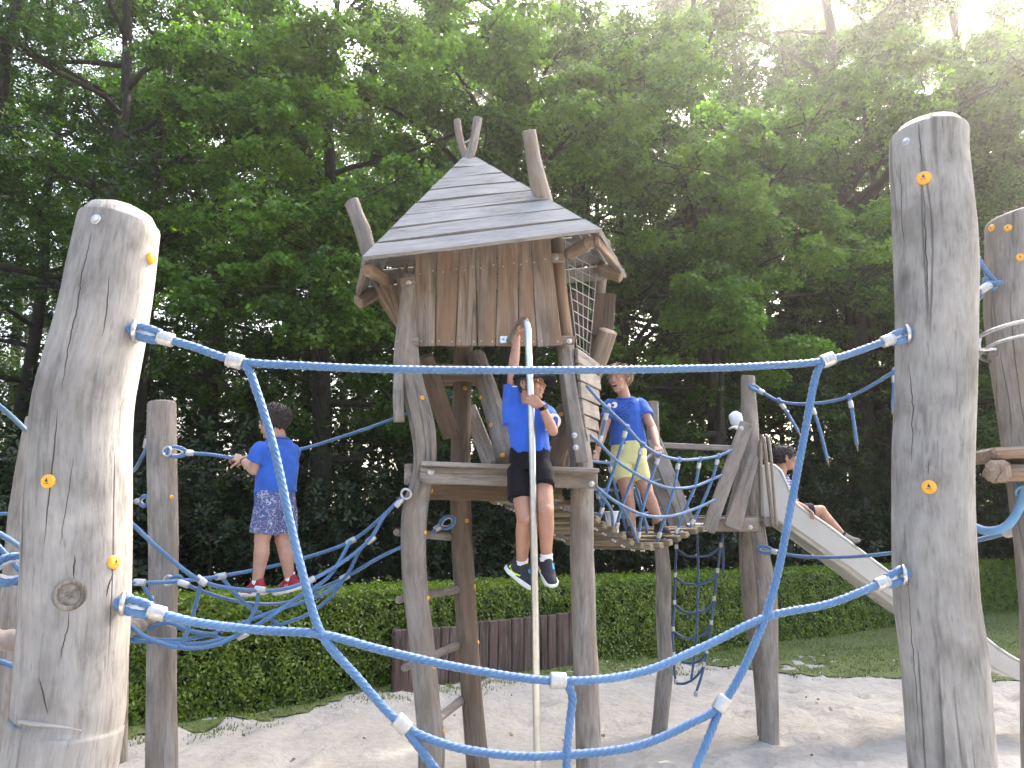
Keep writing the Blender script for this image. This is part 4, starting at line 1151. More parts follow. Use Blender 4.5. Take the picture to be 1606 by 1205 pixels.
# upper loft floor seen from below
mb = MB()
for i in range(4): beam(mb, Vector((-.62, 5.15 + i * .15, 2.72)), Vector((-.2, 5.15 + i * .15, 2.72)), .14, .03)
mb.build('loft_floor', WOOD_WALL, tower)
mb = MB(); beam(mb, P(655, 577, 5.0), P(730, 577, 5.4), .04, .05); mb.build('brace', WOOD_BROWN, tower)
# braces
def brace(a, b_, da, db, w, mat, round_=True, flat=.035):
    mb = MB()
    if round_: log(mb, [P(*a, da), (P(*a, da) + P(*b_, db)) / 2 + Vector((.012, 0, 0)), P(*b_, db)], [wid(w, P(*a, da)) / 2] * 3, ground=False, nseg=16, dome=.1, chamfer=.006)
    else: beam(mb, P(*a, da), P(*b_, db), wid(w, P(*a, da)), flat, up=(0, -1, 0), seg=3)
    return mb.build('brace', mat, tower)
b1 = brace((747, 560), (795, 722), 5.5, 5.0, 30, WOOD_GREY)
for px, py in ((754, 624), (770, 667), (788, 714)): cap_disc(px, py, b1, tower, r=.0145)
brace((735, 640), (770, 728), 5.75, 5.4, 24, WOOD_GREY, False)
brace((664, 560), (708, 684), 5.0, 5.4, 30, WOOD_BROWN, False, .06)
b2 = brace((888, 640), (868, 735), 5.35, 5.25, 30, WOOD_BROWN)
for px, py in ((880, 650), (863, 703)): cap_disc(px, py, b2, tower, r=.0145)
brace((893, 650), (882, 735), 5.5, 5.4, 20, WOOD_GREY, False)
# rungs between the two left posts
for (x0, y0, x1, y1) in ((622, 835, 708, 842), (625, 941, 722, 924), (634, 1048, 722, 1010), (645, 1160, 726, 1097)):
    mb = MB(); a, b_ = P(x0, y0, DF - .02 + .12), P(x1, y1, DB)
    log(mb, [a, b_], [wid(10, a) / 1.7, wid(12, b_) / 1.8], ground=False, nseg=12, dome=.05, chamfer=.005)
    mb.build('rung', WOOD_GREY, tower)
for px, py in ((662, 624),): cap_disc(px, py, fl, tower, r=.0145)
for px, py in ((671, 938), (680, 1046), (696, 1147), (667, 835), (677, 770)): cap_disc(px, py, fl, tower, r=.0135, mark=False)
for px, py in ((729, 609), (732, 817), (711, 775), (729, 762)): cap_disc(px, py, bl, tower, r=.015)
for px, py in ((744, 920), (750, 1008), (757, 1096), (741, 834)): cap_disc(px, py, bl, tower, r=.0135, mark=False)
cap_disc(943, 404, brp, tower, r=.015)
sh2 = Net('rope_sling', 'blue rope sling with a silver eye between the ladder posts of the hut', 'rope', (P(690, 825, 5.3).x, 5.3, 0), .024)
q = sh2.loop(P(709, 815, 5.3), P(680, 832, 5.25), L=.10, w=.07); sh2.rope([q, P(670, 842, 5.2), P(640, 860, 5.1)])

# ---------------------------------------------------------------- sliding pole
pole = empty('sliding_pole', (P(843, 1205, 4.32).x, 4.32, 0), 'shiny steel sliding pole bolted to the front of the hut', 'sliding pole')
mb = MB()
base = P(843, 1205, 4.36); base = base + (base - P(832, 640, 4.36)).normalized() * .6
pth = smooth_path([base, P(843, 1205, 4.36), P(839, 950, 4.36), P(833, 650, 4.36), P(829, 545, 4.36), P(828, 518, 4.365), P(823, 503, 4.40), P(815, 508, 4.50), P(806, 522, 4.60), P(798, 534, 4.69)], .02)
sweep(mb, pth, .0205, nseg=20); pole_o = mb.build('tube', STEEL, pole)
mb = MB(); beam(mb, P(784, 533, 4.70), P(812, 533, 4.70), .012, .05, bevel=.004); plate = mb.build('wall_plate', CHROME, pole)
bolt(789, 532, plate, pole, r=.006)

# ---------------------------------------------------------------- hanging bridge
bridge = Net('rope_bridge', 'hanging plank bridge with blue rope sides between hut and slide platform', 'rope bridge', (P(1000, 850, 5.9).x, 5.9, 0), .0215)
ends = [(878, 781), (898, 791), (918, 803), (936, 815), (949, 824), (962, 832), (977, 842), (991, 851), (1006, 857), (1021, 858), (1036, 856), (1050, 851), (1064, 845), (1078, 839), (1091, 833), (1103, 830)]
nl = [P(x, y, 5.0 + 1.12 * i / (len(ends) - 1)) for i, (x, y) in enumerate(ends)]
back = Vector((-.44, .42, 0))
for i, p in enumerate(nl):
    sl_ = (nl[min(i + 1, len(nl) - 1)] - nl[max(i - 1, 0)]).normalized()
    up_ = Vector(back).cross(sl_).normalized(); up_ = up_ if up_.z > 0 else -up_
    mb = MB(); beam(mb, p + back * (1 + rng.uniform(-.03, .03)), p - back * rng.uniform(0, .03), .056, .044, up=up_, bevel=.006)
    o = mb.build('tread', WOOD_TREAD, bridge.root)
    for t in (.12, .88):
        for k in (-.014, .014):
            mb = MB(); disc(mb, p + back * t + sl_ * k - up_ * .021, -up_, .009, .016, nu=8); mb.build('tread_bolt', CHROME, o)
for t in (.16, .84):
    bridge.rope([p + back * t for p in nl], dia=.026)
# near side net
top = PP([(920, 605, 4.95), (937, 625, 5.0), (953, 641, 5.05), (983, 670, 5.2), (1008, 697, 5.4), (1034, 713, 5.6), (1065, 721, 5.8), (1098, 720, 6.0), (1127, 715, 6.15), (1150, 705, 6.25)], 5)
midr = PP([(925, 683, 5.0), (937, 693, 5.05), (965, 721, 5.2), (1000, 745, 5.4), (1030, 760, 5.6), (1057, 766, 5.8), (1090, 763, 6.0), (1117, 752, 6.15), (1136, 744, 6.25)], 5)
low = PP([(925, 752, 5.0), (940, 768, 5.1), (970, 790, 5.25), (1010, 808, 5.45), (1050, 810, 5.7), (1088, 799, 5.95), (1122, 784, 6.2)], 5)
for L_ in (top, midr, low): bridge.rope(L_)
for st_ in ([(953, 641, 5.05), (944, 680, 5.1), (938, 700, 5.1)], [(983, 670, 5.2), (965, 730, 5.22), (950, 775, 5.25), (941, 812, 5.3)], [(1008, 697, 5.4), (995, 743, 5.4), (975, 795, 5.45), (965, 835, 5.5)],
            [(1034, 713, 5.6), (1020, 755, 5.6), (1008, 800, 5.6), (1000, 850, 5.65)], [(1065, 721, 5.8), (1057, 766, 5.8), (1043, 810, 5.8), (1031, 850, 5.8)], [(1098, 720, 6.0), (1090, 763, 6.0), (1072, 805, 6.0), (1058, 842, 6.0)], [(1127, 715, 6.15), (1117, 752, 6.15), (1098, 797, 6.12), (1082, 828, 6.1)],
            [(938, 772, 5.1), (958, 800, 5.3), (962, 830, 5.4)], [(970, 790, 5.25), (985, 812, 5.4), (1000, 850, 5.6)]):
    bridge.rope([P(*q) for q in st_])
    if len(st_) > 3 or st_[0][1] < 720:
        A, B = P(*st_[0]), P(*st_[1]); dd = (B - A).normalized(); bridge.clamp(A + dd * .055, dd, L=.045); bridge.knot(A, .95)
        C_, D_ = P(*st_[-1]), P(*st_[-2]); dd = (D_ - C_).normalized(); bridge.clamp(C_ + dd * .05, dd, L=.045)
# far side net
for ln in ([(905, 720, 5.6), (930, 724, 5.7), (955, 726, 5.9), (985, 729, 6.2), (1010, 722, 6.5), (1035, 700, 6.7)], [(905, 765, 5.6), (935, 768, 5.8), (975, 769, 6.1), (1010, 762, 6.5), (1042, 750, 6.7)], [(905, 800, 5.6), (935, 806, 5.8), (975, 812, 6.1), (1020, 803, 6.5), (1060, 787, 6.7)]):
    bridge.rope([P(*q) for q in ln])
for st_ in ([(955, 727, 5.9), (965, 765, 5.95), (975, 805, 6.0), (985, 840, 6.0)], [(935, 768, 5.8), (945, 800, 5.85), (953, 826, 5.85)], [(1000, 727, 6.4), (995, 770, 6.4), (1010, 810, 6.4), (1022, 848, 6.3)], [(992, 745, 6.2), (1005, 790, 6.2), (1016, 842, 6.2)]):
    bridge.rope([P(*q) for q in st_]); A, B = P(*st_[0]), P(*st_[1]); dd = (B - A).normalized(); bridge.clamp(A + dd * .05, dd, L=.045)
bridge.rope(PP([(1078, 826, 6.2), (1092, 818, 6.3), (1108, 824, 6.35), (1110, 834, 6.35)], 6), dia=.03)
for px in (1082, 1094, 1104): bridge.clamp(P(px, 824, 6.22), (1, .3, 0), L=.05)
# white bucket standing on the bridge
mb = MB()
c = P(961, 838, 5.75); r0 = wid(22, c) / 2
zz_ = [0, .004, .16, .165, .165, .155, .02]; rr_ = [.84, .86, 1, 1.06, .98, .95, .8]
sweep(mb, np.array([(c.x, c.y, c.z + z_) for z_ in zz_]), np.array(rr_) * r0, nseg=24)
ring(mb, (c.x, c.y, c.z + .16), (0, 0, 1), r0 * 1.03, .006)
sweep(mb, smooth_path([(c.x - r0, c.y, c.z + .15), (c.x - r0 * .8, c.y - .05, c.z + .09), (c.x, c.y - r0 * 1.06, c.z + .06), (c.x + r0 * .8, c.y - .05, c.z + .09), (c.x + r0, c.y, c.z + .15)], .02), .003, nseg=6)
tag(mb.build('bucket', simple('white_plastic', (.78, .80, .82), .4)), 'small white plastic bucket standing on the bridge planks', 'bucket')

# ---------------------------------------------------------------- slide platform
plat = empty('slide_platform', (P(1190, 1140, 6.4).x, 6.4, 0), 'weathered log platform at the far end of the rope bridge that carries the slide', 'play platform')
DP = 6.4
def plog(rows, d, mat=WOOD_GREY, name='post', **kw):
    mb = MB(); pts, rad = log_path(rows, d); log(mb, pts, rad, **kw); return mb.build(name, mat, plat)
pm = plog([(592, 1162, 1184), (640, 1163, 1188), (665, 1167, 1190), (720, 1172, 1192), (830, 1178, 1200), (880, 1183, 1208), (935, 1188, 1218), (1000, 1190, 1220), (1080, 1190, 1220), (1141, 1190, 1221)], DP, wobble=.04, dome=.05, chamfer=.008)
plog([(700, 1160, 1178), (830, 1158, 1182), (900, 1160, 1186), (960, 1167, 1192), (1040, 1180, 1197), (1100, 1185, 1200)], DP + .35, wobble=.03)
plog([(632, 1013, 1033), (700, 1015, 1035), (860, 1027, 1048), (900, 1029, 1052), (960, 1028, 1052), (1000, 1030, 1053), (1040, 1032, 1056), (1075, 1028, 1054), (1122, 1024, 1049)], 6.8, wobble=.03, dome=.05, chamfer=.008)
def pbeam(a, b_, da, db, w, t, mat=WOOD_GREY, up=(0, -1, 0), name='board', w1=None):
    mb = MB(); beam(mb, P(*a, da), P(*b_, db), wid(w, P(*a, da)), t, up=up, seg=4, bevel=.006, w1=None if w1 is None else wid(w1, P(*b_, db))); return mb.build(name, mat, plat)
o = pbeam((1110, 834), (1171, 664), 6.2, 6.28, 21, .045, w1=20); bolt(1163, 672, o, plat, .012)
pbeam((1148, 829), (1182, 716), 6.22, 6.3, 27, .035, w1=16)
o = pbeam((1084, 822), (1188, 824), 6.3, 6.34, 22, .06, name='platform_beam'); bolt(1177, 827, o, plat, .012)
cap_disc(1118, 831, o, plat, .014, mark=False)
mb = MB()
for i in range(6): beam(mb, P(1088, 811, 6.4) + Vector((0, .15 * i, .0)), P(1186, 814, 6.4) + Vector((.1, .15 * i, 0)), .135, .03, bevel=.004)
mb.build('platform_floor', WOOD_GREY, plat)
pbeam((1025, 690), (1081, 830), 6.75, 6.4, 22, .05); pbeam((1018, 720), (1062, 832), 6.8, 6.5, 18, .03)
pbeam((1036, 699), (1156, 704), 6.8, 6.9, 9, .05, name='rail')
pbeam((1164, 640), (1196, 720), 6.5, 6.5, 8, .03)
o = pbeam((1198, 818), (1219, 818), 6.3, 6.3, 16, .05, name='platform_beam')
pbeam((1140, 824), (1170, 700), 6.75, 6.75, 10, .03)
mb = MB(); r_ = wid(6, P(1205, 700, 6.3)) / 2
sweep(mb, smooth_path([P(1195, 812, 6.33), P(1194, 760, 6.33), P(1193, 692, 6.33), P(1196, 684, 6.3), P(1198, 690, 6.25), P(1205, 760, 6.25), P(1212, 826, 6.25)], .03), r_, nseg=10)
sweep(mb, smooth_path([P(1199, 683, 6.24), P(1203, 684, 6.22), P(1218, 826, 6.22)], .03), r_ * .8, nseg=10)
mb.build('handrail', BRONZE, plat)
# ---------------------------------------------------------------- slide
slide = empty('slide', (P(1400, 930, 6.5).x, 6.5, 0), 'pale steel slide running down from the log platform behind the right log', 'slide')
prof = [(1192, 812, .0), (1230, 814, 0), (1262, 834, 0), (1300, 861, 0), (1360, 905, 0), (1420, 949, 0), (1480, 990, 0), (1530, 1023, 0), (1570, 1049, 0), (1610, 1068, 0), (1660, 1076, 0)]
sy0, sy1 = 6.35, 6.85
bed = [P(x, y, sy0) for x, y, _ in prof]
bedp = smooth_path(bed, .05)
lips = smooth_path([P(x, y, sy0) for x, y in ((1192, 736), (1205, 728), (1219, 733), (1231, 749), (1242, 783), (1300, 826), (1360, 872), (1420, 917), (1480, 958), (1530, 989), (1570, 1020), (1610, 1042), (1660, 1050))], .05)
def slide_side(yo, thick):
    mb = MB()
    n = 70
    a = np.array([bedp[int(i)] for i in np.linspace(0, len(bedp) - 1, n)]); 
    tx = np.linspace(0, 1, n)
    b_ = lips[np.linspace(0, len(lips) - 1, n).astype(int)]
    # match the lip to the bed by x
    lx = np.interp(a[:, 0], lips[:, 0], lips[:, 0]); lz = np.interp(a[:, 0], lips[:, 0], lips[:, 2])
    vs = []
    for i in range(n):
        dz = -.02
        for (z_, y_) in ((a[i, 2] + dz, 0), (lz[i], 0), (lz[i], thick), (a[i, 2] + dz, thick)): vs.append((a[i, 0], yo + y_, z_))
    f = [(i * 4 + j, i * 4 + (j + 1) % 4, i * 4 + 4 + (j + 1) % 4, i * 4 + 4 + j) for i in range(n - 1) for j in range(4)] + [(3, 2, 1, 0), (n * 4 - 4, n * 4 - 3, n * 4 - 2, n * 4 - 1)]
    mb.add(vs, f, smooth=False)
    sweep(mb, np.stack([a[:, 0], np.full(n, yo + thick / 2), lz], 1), .014, nseg=10)
    return mb.build('slide_side', SLIDE_M, slide)
slide_side(sy0, .012); slide_side(sy1, .012)
mb = MB(); n = len(bedp); vs = []
for p in bedp: vs += [(p[0], sy0 + .012, p[2]), (p[0], sy1, p[2]), (p[0], sy1, p[2] - .006), (p[0], sy0 + .012, p[2] - .006)]
mb.add(vs, [(i * 4 + j, i * 4 + (j + 1) % 4, i * 4 + 4 + (j + 1) % 4, i * 4 + 4 + j) for i in range(n - 1) for j in range(4)])
mb.build('chute', STEEL, slide)
mb = MB(); sweep(mb, smooth_path([P(1650, 1074, 6.6), Vector((P(1650, 1074, 6.6).x, 6.6, -.1))], .1), .04, nseg=12); mb.build('slide_leg', CHROME, slide)

# ---------------------------------------------------------------- rope ladder under the slide platform
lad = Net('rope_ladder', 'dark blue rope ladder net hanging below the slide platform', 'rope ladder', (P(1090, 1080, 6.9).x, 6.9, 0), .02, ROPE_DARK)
v1 = [(1062, 838, 6.9), (1059, 900, 6.85), (1057, 960, 6.8), (1055, 995, 6.8), (1056, 1030, 6.8), (1060, 1072, 6.75)]
v2 = [(1093, 830, 6.8), (1095, 900, 6.75), (1093, 980, 6.7), (1090, 1020, 6.7), (1084, 1068, 6.65)]
v3 = [(1134, 838, 6.7), (1130, 860, 6.7), (1122, 925, 6.7), (1113, 1000, 6.6), (1103, 1050, 6.6), (1090, 1092, 6.55)]
for v_ in (v1, v2, v3): lad.rope([P(*q) for q in v_])
lad.rope(PP([(1133, 842, 6.7), (1134, 870, 6.9), (1134, 900, 7.0)], 6))
def at_y(v_, y):
    for a, b_ in zip(v_, v_[1:]):
        if a[1] <= y <= b_[1]:
            t = (y - a[1]) / (b_[1] - a[1]); return tuple(a[k] + (b_[k] - a[k]) * t for k in range(3))
    return v_[-1]
for (y0, y1, y2, sag) in ((861, 873, 858, 8), (905, 916, 898, 10), (948, 960, 942, 12), (990, 1000, 980, 10), (1030, 1040, 1024, 6), (1072, 1068, 1045, 4)):
    a, b_, c = at_y(v1, y0), at_y(v2, y1), at_y(v3, y2)
    m1 = tuple((a[k] + b_[k]) / 2 + (sag if k == 1 else 0) * .6 for k in range(3)); m2 = tuple((b_[k] + c[k]) / 2 + (sag if k == 1 else 0) * .6 for k in range(3))
    lad.rope([P(*q) for q in (a, m1, b_)]); lad.rope([P(*q) for q in (b_, m2, c)])
    for q in (a, c): lad.clamp(P(q[0], q[1] - 3, q[2]), (0, 0, 1), L=.04)
lad.clamp(P(1091, 1088, 6.55), (.2, 0, 1), L=.04)

# ---------------------------------------------------------------- frayed garland and tow ropes at the right
gar = Net('rope_garland', 'sagging blue rope with short loose rope ends between slide platform and far log', 'rope', (P(1290, 640, 5.5).x, 5.5, 0), .0235)
q = gar.loop(P(1178, 606, 6.32), P(1222, 629, 6.2), L=.08, w=.035)
gar.rope([q] + PP([(1222, 629, 6.15), (1275, 633, 5.8), (1332, 622, 5.5), (1403, 582, 5.1), (1470, 530, 4.6), (1555, 448, 3.75)], 5))
TIP = simple('frayed_end', (.25, .2, .2), .8)
for st_ in ([(1221, 628, 6.15), (1233, 645, 6.13), (1252, 677, 6.1)], [(1272, 634, 5.8), (1284, 668, 5.8), (1298, 722, 5.8)], [(1332, 622, 5.5), (1338, 655, 5.5), (1344, 698, 5.5)], [(1403, 582, 5.1), (1402, 610, 5.1), (1400, 640, 5.1)]):
    pts = [P(*q) for q in st_]; gar.rope(pts); A, B = pts[0], pts[1]; dd = (B - A).normalized(); gar.clamp(A + dd * .06, dd, L=.05); gar.knot(A, .9)
    mb = MB(); e = pts[-1]; dd = (pts[-1] - pts[-2]).normalized(); sweep(mb, smooth_path([e, e + dd * .05], .01), np.linspace(.008, .002, 6), nseg=6); mb.build('frayed_tip', TIP, gar.root)
lowr = Net('tow_rope', 'taut blue rope running behind the right log below the slide', 'rope', (P(1300, 870, 5.5).x, 5.5, 0), .0245)
q = lowr.loop(P(1192, 861, 6.3), P(1250, 872, 6.1), L=.10, w=.05)
lowr.rope([q] + PP([(1250, 872, 6.1), (1320, 874, 5.7), (1405, 867, 5.2), (1470, 857, 4.7), (1530, 848, 4.2), (1590, 832, 3.8)], 5))
lowr.clamp(P(1585, 834, 3.82), P(1595, 831, 3.78) - P(1575, 837, 3.86), L=.07, k=1.4)
# ---------------------------------------------------------------- log platform at the right edge
D3 = 3.6
plat2 = empty('log_platform', (P(1620, 1205, D3).x, D3, 0), 'grey log with yellow caps and a plank platform at the right edge', 'play platform')
mb = MB(); pts, rad = log_path([(345, 1552, 1660), (420, 1553, 1664), (500, 1554, 1667), (560, 1560, 1668), (640, 1570, 1672), (700, 1577, 1672), (760, 1585, 1668), (860, 1596, 1670), (960, 1604, 1674), (1205, 1610, 1690)], D3)
log(mb, pts, rad, nseg=28, dome=.1, chamfer=.02, tilt=(.3, 0)); p3 = mb.build('post', WOOD_GREY, plat2)
for px, py in ((1556, 358), (1581, 358), (1600, 404)): cap_disc(px, py, p3, plat2, r=.0185)
mb = MB(); beam(mb, P(1522, 717, 3.5), P(1680, 710, 3.5), .35, .05, bevel=.015); mb.build('platform_floor', WOOD_WALL, plat2)
mb = MB(); beam(mb, P(1549, 742, 3.42), P(1660, 742, 3.42), .12, .07, bevel=.02); beam(mb, P(1565, 740, 3.3), P(1580, 735, 4.2), .09, .10, bevel=.02); mb.build('platform_beam', WOOD_WALL, plat2)
mb = MB(); c = P(1612, 528, 3.45)
ring(mb, c, (0, .12, 1), .225, .010, nu=40); ring(mb, c - Vector((0, 0, .055)), (0, .12, 1), .20, .008, nu=40)
sweep(mb, smooth_path([P(1537, 528, 3.45), P(1537, 548, 3.45), P(1560, 548, 3.45), P(1562, 556, 3.5)], .02), .008, nseg=8)
mb.build('metal_hoop', CHROME, plat2)
cap2 = Net('rope_sling', 'blue rope loop knotted to the top of the far right log', 'rope', (P(1550, 440, 3.5).x, 3.5, 0), .024)
cap2.rope(PP([(1490, 340, 3.5), (1527, 394, 3.5), (1545, 424, 3.5), (1562, 446, 3.5), (1556, 453, 3.5), (1548, 446, 3.48), (1570, 444, 3.5)], 3.5))
cap2.rope(PP([(1490, 495, 3.6), (1527, 466, 3.5), (1543, 452, 3.5), (1546, 436, 3.5)], 3.5)); cap2.clamp(P(1545, 452, 3.48), (1, 0, .7), L=.06)
hose = MB(); sweep(hose, smooth_path([P(1480, 800, 3.7), P(1525, 825, 3.6), P(1548, 833, 3.55), P(1575, 828, 3.5), P(1594, 806, 3.5), P(1604, 776, 3.5), P(1606, 762, 3.5)], .03), .0195, nseg=16)
ring(hose, P(1604, 772, 3.5), (.2, 1, .4), .028, .008); ring(hose, P(1606, 756, 3.5), (1, .3, 0), .034, .010)
tag(hose.build('padded_rope', simple('pale_blue_hose', (.12, .26, .42), .6, noise_amt=.15)), 'thick pale blue padded rope loop under the right platform', 'rope')

# ---------------------------------------------------------------- palisade
pal = empty('palisade', (P(760, 1060, 8.9).x, 8.9, 0), 'low dark wooden palisade of upright boards in front of the hedge', 'palisade')
xs_ = [618, 640, 655, 672, 690, 702, 719, 741, 750, 765, 779, 800, 819, 846, 857, 871, 890, 900]
tp_ = np.interp(xs_, [618, 718, 750, 800, 850, 900], [988, 982, 975, 970, 965, 959]); dep = np.interp(xs_, [618, 900], [PAL0[1], PAL1[1]])
pdir = Vector((2.05, 1.45, 0)).normalized()
for i in range(len(xs_) - 1):
    mb = MB(); xm = (xs_[i] + xs_[i + 1]) / 2; dd = (dep[i] + dep[i + 1]) / 2; t = P(xm, (tp_[i] + tp_[i + 1]) / 2 + rng.uniform(-1.5, 1.5), dd)
    w_ = (P(xs_[i + 1], 1000, dep[i + 1]) - P(xs_[i], 1000, dep[i])).length * .96
    beam(mb, Vector((t.x, t.y, -.15)), t, w_, .06, up=Vector((pdir.y, -pdir.x, 0)), bevel=.010, seg=3, warp=.006)
    mb.build('palisade_board', WOOD_DARK, pal)
mb = MB(); a_, b_ = P(618, 1000, dep[0]), P(632, 985, 8.9); beam(mb, Vector((a_.x, a_.y + .02, .60)), Vector((a_.x - .05, a_.y + .5, .62)), .05, .1); mb.build('palisade_board', WOOD_DARK, pal)
# ---------------------------------------------------------------- white hat behind the platform post
mb = MB(); c = P(1156, 658, 7.1); r_ = wid(15, c)
ball(mb, c, 1, axes=[(r_ * .8, 0, -.03), (0, r_ * .8, 0), (.02, 0, r_ * .78)], nu=24, nv=14)
v = mb.v[-1]; v += np.array([[.012 * mnoise.noise(Vector(p * 22)), .012 * mnoise.noise(Vector(p * 25 + 3)), .014 * mnoise.noise(Vector(p * 24 + 9))] for p in v])
bp_ = smooth_path([P(1146, 672, 7.05), P(1152, 670, 6.97), P(1166, 672, 6.98), P(1172, 674, 7.1)], .02); sweep(mb, bp_, .022, nseg=10, flat=.5)
tag(mb.build('sun_hat', simple('white_cotton', (.72, .74, .80), .9, noise_amt=.06, nscale=30, bump=.4)), 'crumpled white cotton sun hat behind the board of the slide platform', 'hat')
# ---------------------------------------------------------------- dry leaves and twigs in the sand
LITTER = simple('dry_leaf', (.17, .12, .08), .9, noise_amt=.5)
lr = np.random.default_rng(91)
for i in range(28):
    x, y = (lr.uniform(-2.6, 5.2), lr.uniform(4.6, 9.2))
    if i == 0: g_ = G(945, 1150); x, y = g_.x, g_.y
    if i == 1: g_ = G(802, 1155); x, y = g_.x, g_.y
    if i == 2: g_ = G(1303, 1110); x, y = g_.x, g_.y
    if y > lawn_edge(x): continue
    z = sand_z(x, y); a = lr.uniform(0, 6.3); L = lr.uniform(.008, .022) if i > 2 else .035; mb = MB()
    d = Vector((math.cos(a), math.sin(a), lr.uniform(-.1, .3))); s_ = Vector((-d.y, d.x, .2)).normalized()
    c = Vector((x, y, z + .008)); q = [c - d * L, c - d * L * .3 + s_ * L * .45, c + d * L * .4 + s_ * L * .4 + Vector((0, 0, .01)), c + d * L, c + d * L * .4 - s_ * L * .35, c - d * L * .3 - s_ * L * .45]
    mb.add([tuple(p) for p in q] + [tuple(p - Vector((0, 0, .004))) for p in q], [(0, 1, 2, 3, 4, 5), (11, 10, 9, 8, 7, 6)] + [(j, (j + 1) % 6, (j + 1) % 6 + 6, j + 6) for j in range(6)], smooth=False)
    o = mb.build('dry_leaf', LITTER); tag(o, 'small curled brown leaf lying on the pale sand', 'leaf', 'dry leaves on the sand')
# ================================================================ PEOPLE
def skin_mat(name, base):
    m, nt, bs = newmat(name)
    tc = nt.nodes.new('ShaderNodeTexCoord').outputs['Object']
    n = noise_n(nt, tc, 18, 4); n2 = noise_n(nt, tc, 120, 3)
    col = ramp(nt, n, [(.3, tuple(c * .86 for c in base)), (.7, tuple(min(1, c * 1.1) for c in base))]).outputs[0]
    col = mixc(nt, .15, col, (base[0] * 1.1, base[1] * .72, base[2] * .62))
    nt.links.new(col, bs.inputs['Base Color'])
    bs.inputs['Roughness'].default_value = .5; bs.inputs['Specular IOR Level'].default_value = .4
    bs.inputs['Subsurface Weight'].default_value = .12; bs.inputs['Subsurface Radius'].default_value = (.01, .004, .002)
    nt.links.new(bumpn(nt, n2, .12, .002), bs.inputs['Normal'])
    return m
def cloth_mat(name, col, var=.12, rough=.9, sheen=.15):
    m, nt, bs = newmat(name)
    tc = nt.nodes.new('ShaderNodeTexCoord').outputs['Object']
    n = noise_n(nt, tc, 9, 4)
    nt.links.new(ramp(nt, n, [(.3, tuple(c * (1 - var) for c in col)), (.7, tuple(min(1, c * (1 + var)) for c in col))]).outputs[0], bs.inputs['Base Color'])
    w = noise_n(nt, tc, 420, 2)
    nt.links.new(bumpn(nt, w, .25, .001), bs.inputs['Normal'])
    bs.inputs['Roughness'].default_value = rough; bs.inputs['Sheen Weight'].default_value = sheen; bs.inputs['Specular IOR Level'].default_value = .2
    return m
SKIN = skin_mat('child_skin', (.41, .232, .155))
SKIN_FAIR = skin_mat('fair_child_skin', (.46, .28, .205))
BLUE_T = cloth_mat('royal_blue_jersey', (.032, .115, .53))
BLUE_T2 = cloth_mat('blue_cotton', (.032, .11, .45))
BLACKC = cloth_mat('black_cloth', (.007, .006, .010), sheen=.03)
YELLOWC = cloth_mat('pale_yellow_cloth', (.66, .64, .30))
WHITE = simple('white_fabric', (.75, .75, .75), .8)
REDS = simple('red_suede', (.30, .015, .03), .7, noise_amt=.25)
SOLE = simple('white_rubber', (.72, .72, .70), .6)
BLACKSHOE = simple('black_knit_shoe', (.018, .018, .028), .75, noise_amt=.3, nscale=200)
LIME = simple('lime_logo', (.62, .85, .02), .5)
CYAN = simple('cyan_strap', (.05, .45, .70), .6)
EYEW = simple('eye_white', (.65, .63, .6), .3)
EYED = simple('dark_iris', (.02, .013, .01), .2)
MOUTH = simple('mouth_inside', (.10, .018, .018), .5)
LIPS = simple('lips', (.36, .14, .11), .5)
NAVY = cloth_mat('navy_cloth', (.02, .02, .045))
GREYSHOE = simple('grey_shoe', (.16, .15, .12), .8, noise_amt=.2)
def hair_mat(name, a, b_):
    m, nt, bs = newmat(name)
    tc = nt.nodes.new('ShaderNodeTexCoord').outputs['Object']
    n = noise_n(nt, mapped(nt, tc, (1, 1, .4)), 160, 3)
    nt.links.new(ramp(nt, n, [(.3, a), (.7, b_)]).outputs[0], bs.inputs['Base Color'])
    bs.inputs['Roughness'].default_value = .45
    nt.links.new(bumpn(nt, n, .6, .004), bs.inputs['Normal'])
    return m
HAIR_BROWN = hair_mat('dark_brown_hair', (.018, .012, .009), (.055, .036, .025))
HAIR_BLACK = hair_mat('black_hair', (.008, .006, .006), (.028, .02, .018))
HAIR_BLOND = hair_mat('sandy_hair', (.17, .11, .06), (.42, .30, .18))
def pattern_mat():
    m, nt, bs = newmat('doodle_print_cloth')
    tc = nt.nodes.new('ShaderNodeTexCoord').outputs['Object']
    n = noise_n(nt, tc, 26, 3, .5, 1.4)
    v = nt.nodes.new('ShaderNodeTexVoronoi'); v.feature = 'DISTANCE_TO_EDGE'; v.inputs['Scale'].default_value = 38; nt.links.new(tc, v.inputs['Vector'])
    band = mathn(nt, 'ABSOLUTE', mathn(nt, 'SUBTRACT', n, .5))
    ln = ramp(nt, band, [(.0, (1, 1, 1)), (.012, (1, 1, 1)), (.018, (0, 0, 0))]).outputs[0]
    pk = ramp(nt, noise_n(nt, tc, 22, 2), [(.60, (0, 0, 0)), (.62, (1, 1, 1))]).outputs[0]
    col = mixc(nt, ln, (.065, .08, .20), (.44, .47, .56))
    col = mixc(nt, mathn(nt, 'MULTIPLY', ramp(nt, v.outputs[0], [(.02, (1, 1, 1)), (.05, (0, 0, 0))]).outputs[0], pk), col, (.55, .55, .66))
    col = mixc(nt, ramp(nt, noise_n(nt, tc, 17, 2), [(.69, (0, 0, 0)), (.71, (1, 1, 1))]).outputs[0], col, (.22, .12, .16))
    nt.links.new(col, bs.inputs['Base Color']); bs.inputs['Roughness'].default_value = .9
    return m
DOODLE = pattern_mat()
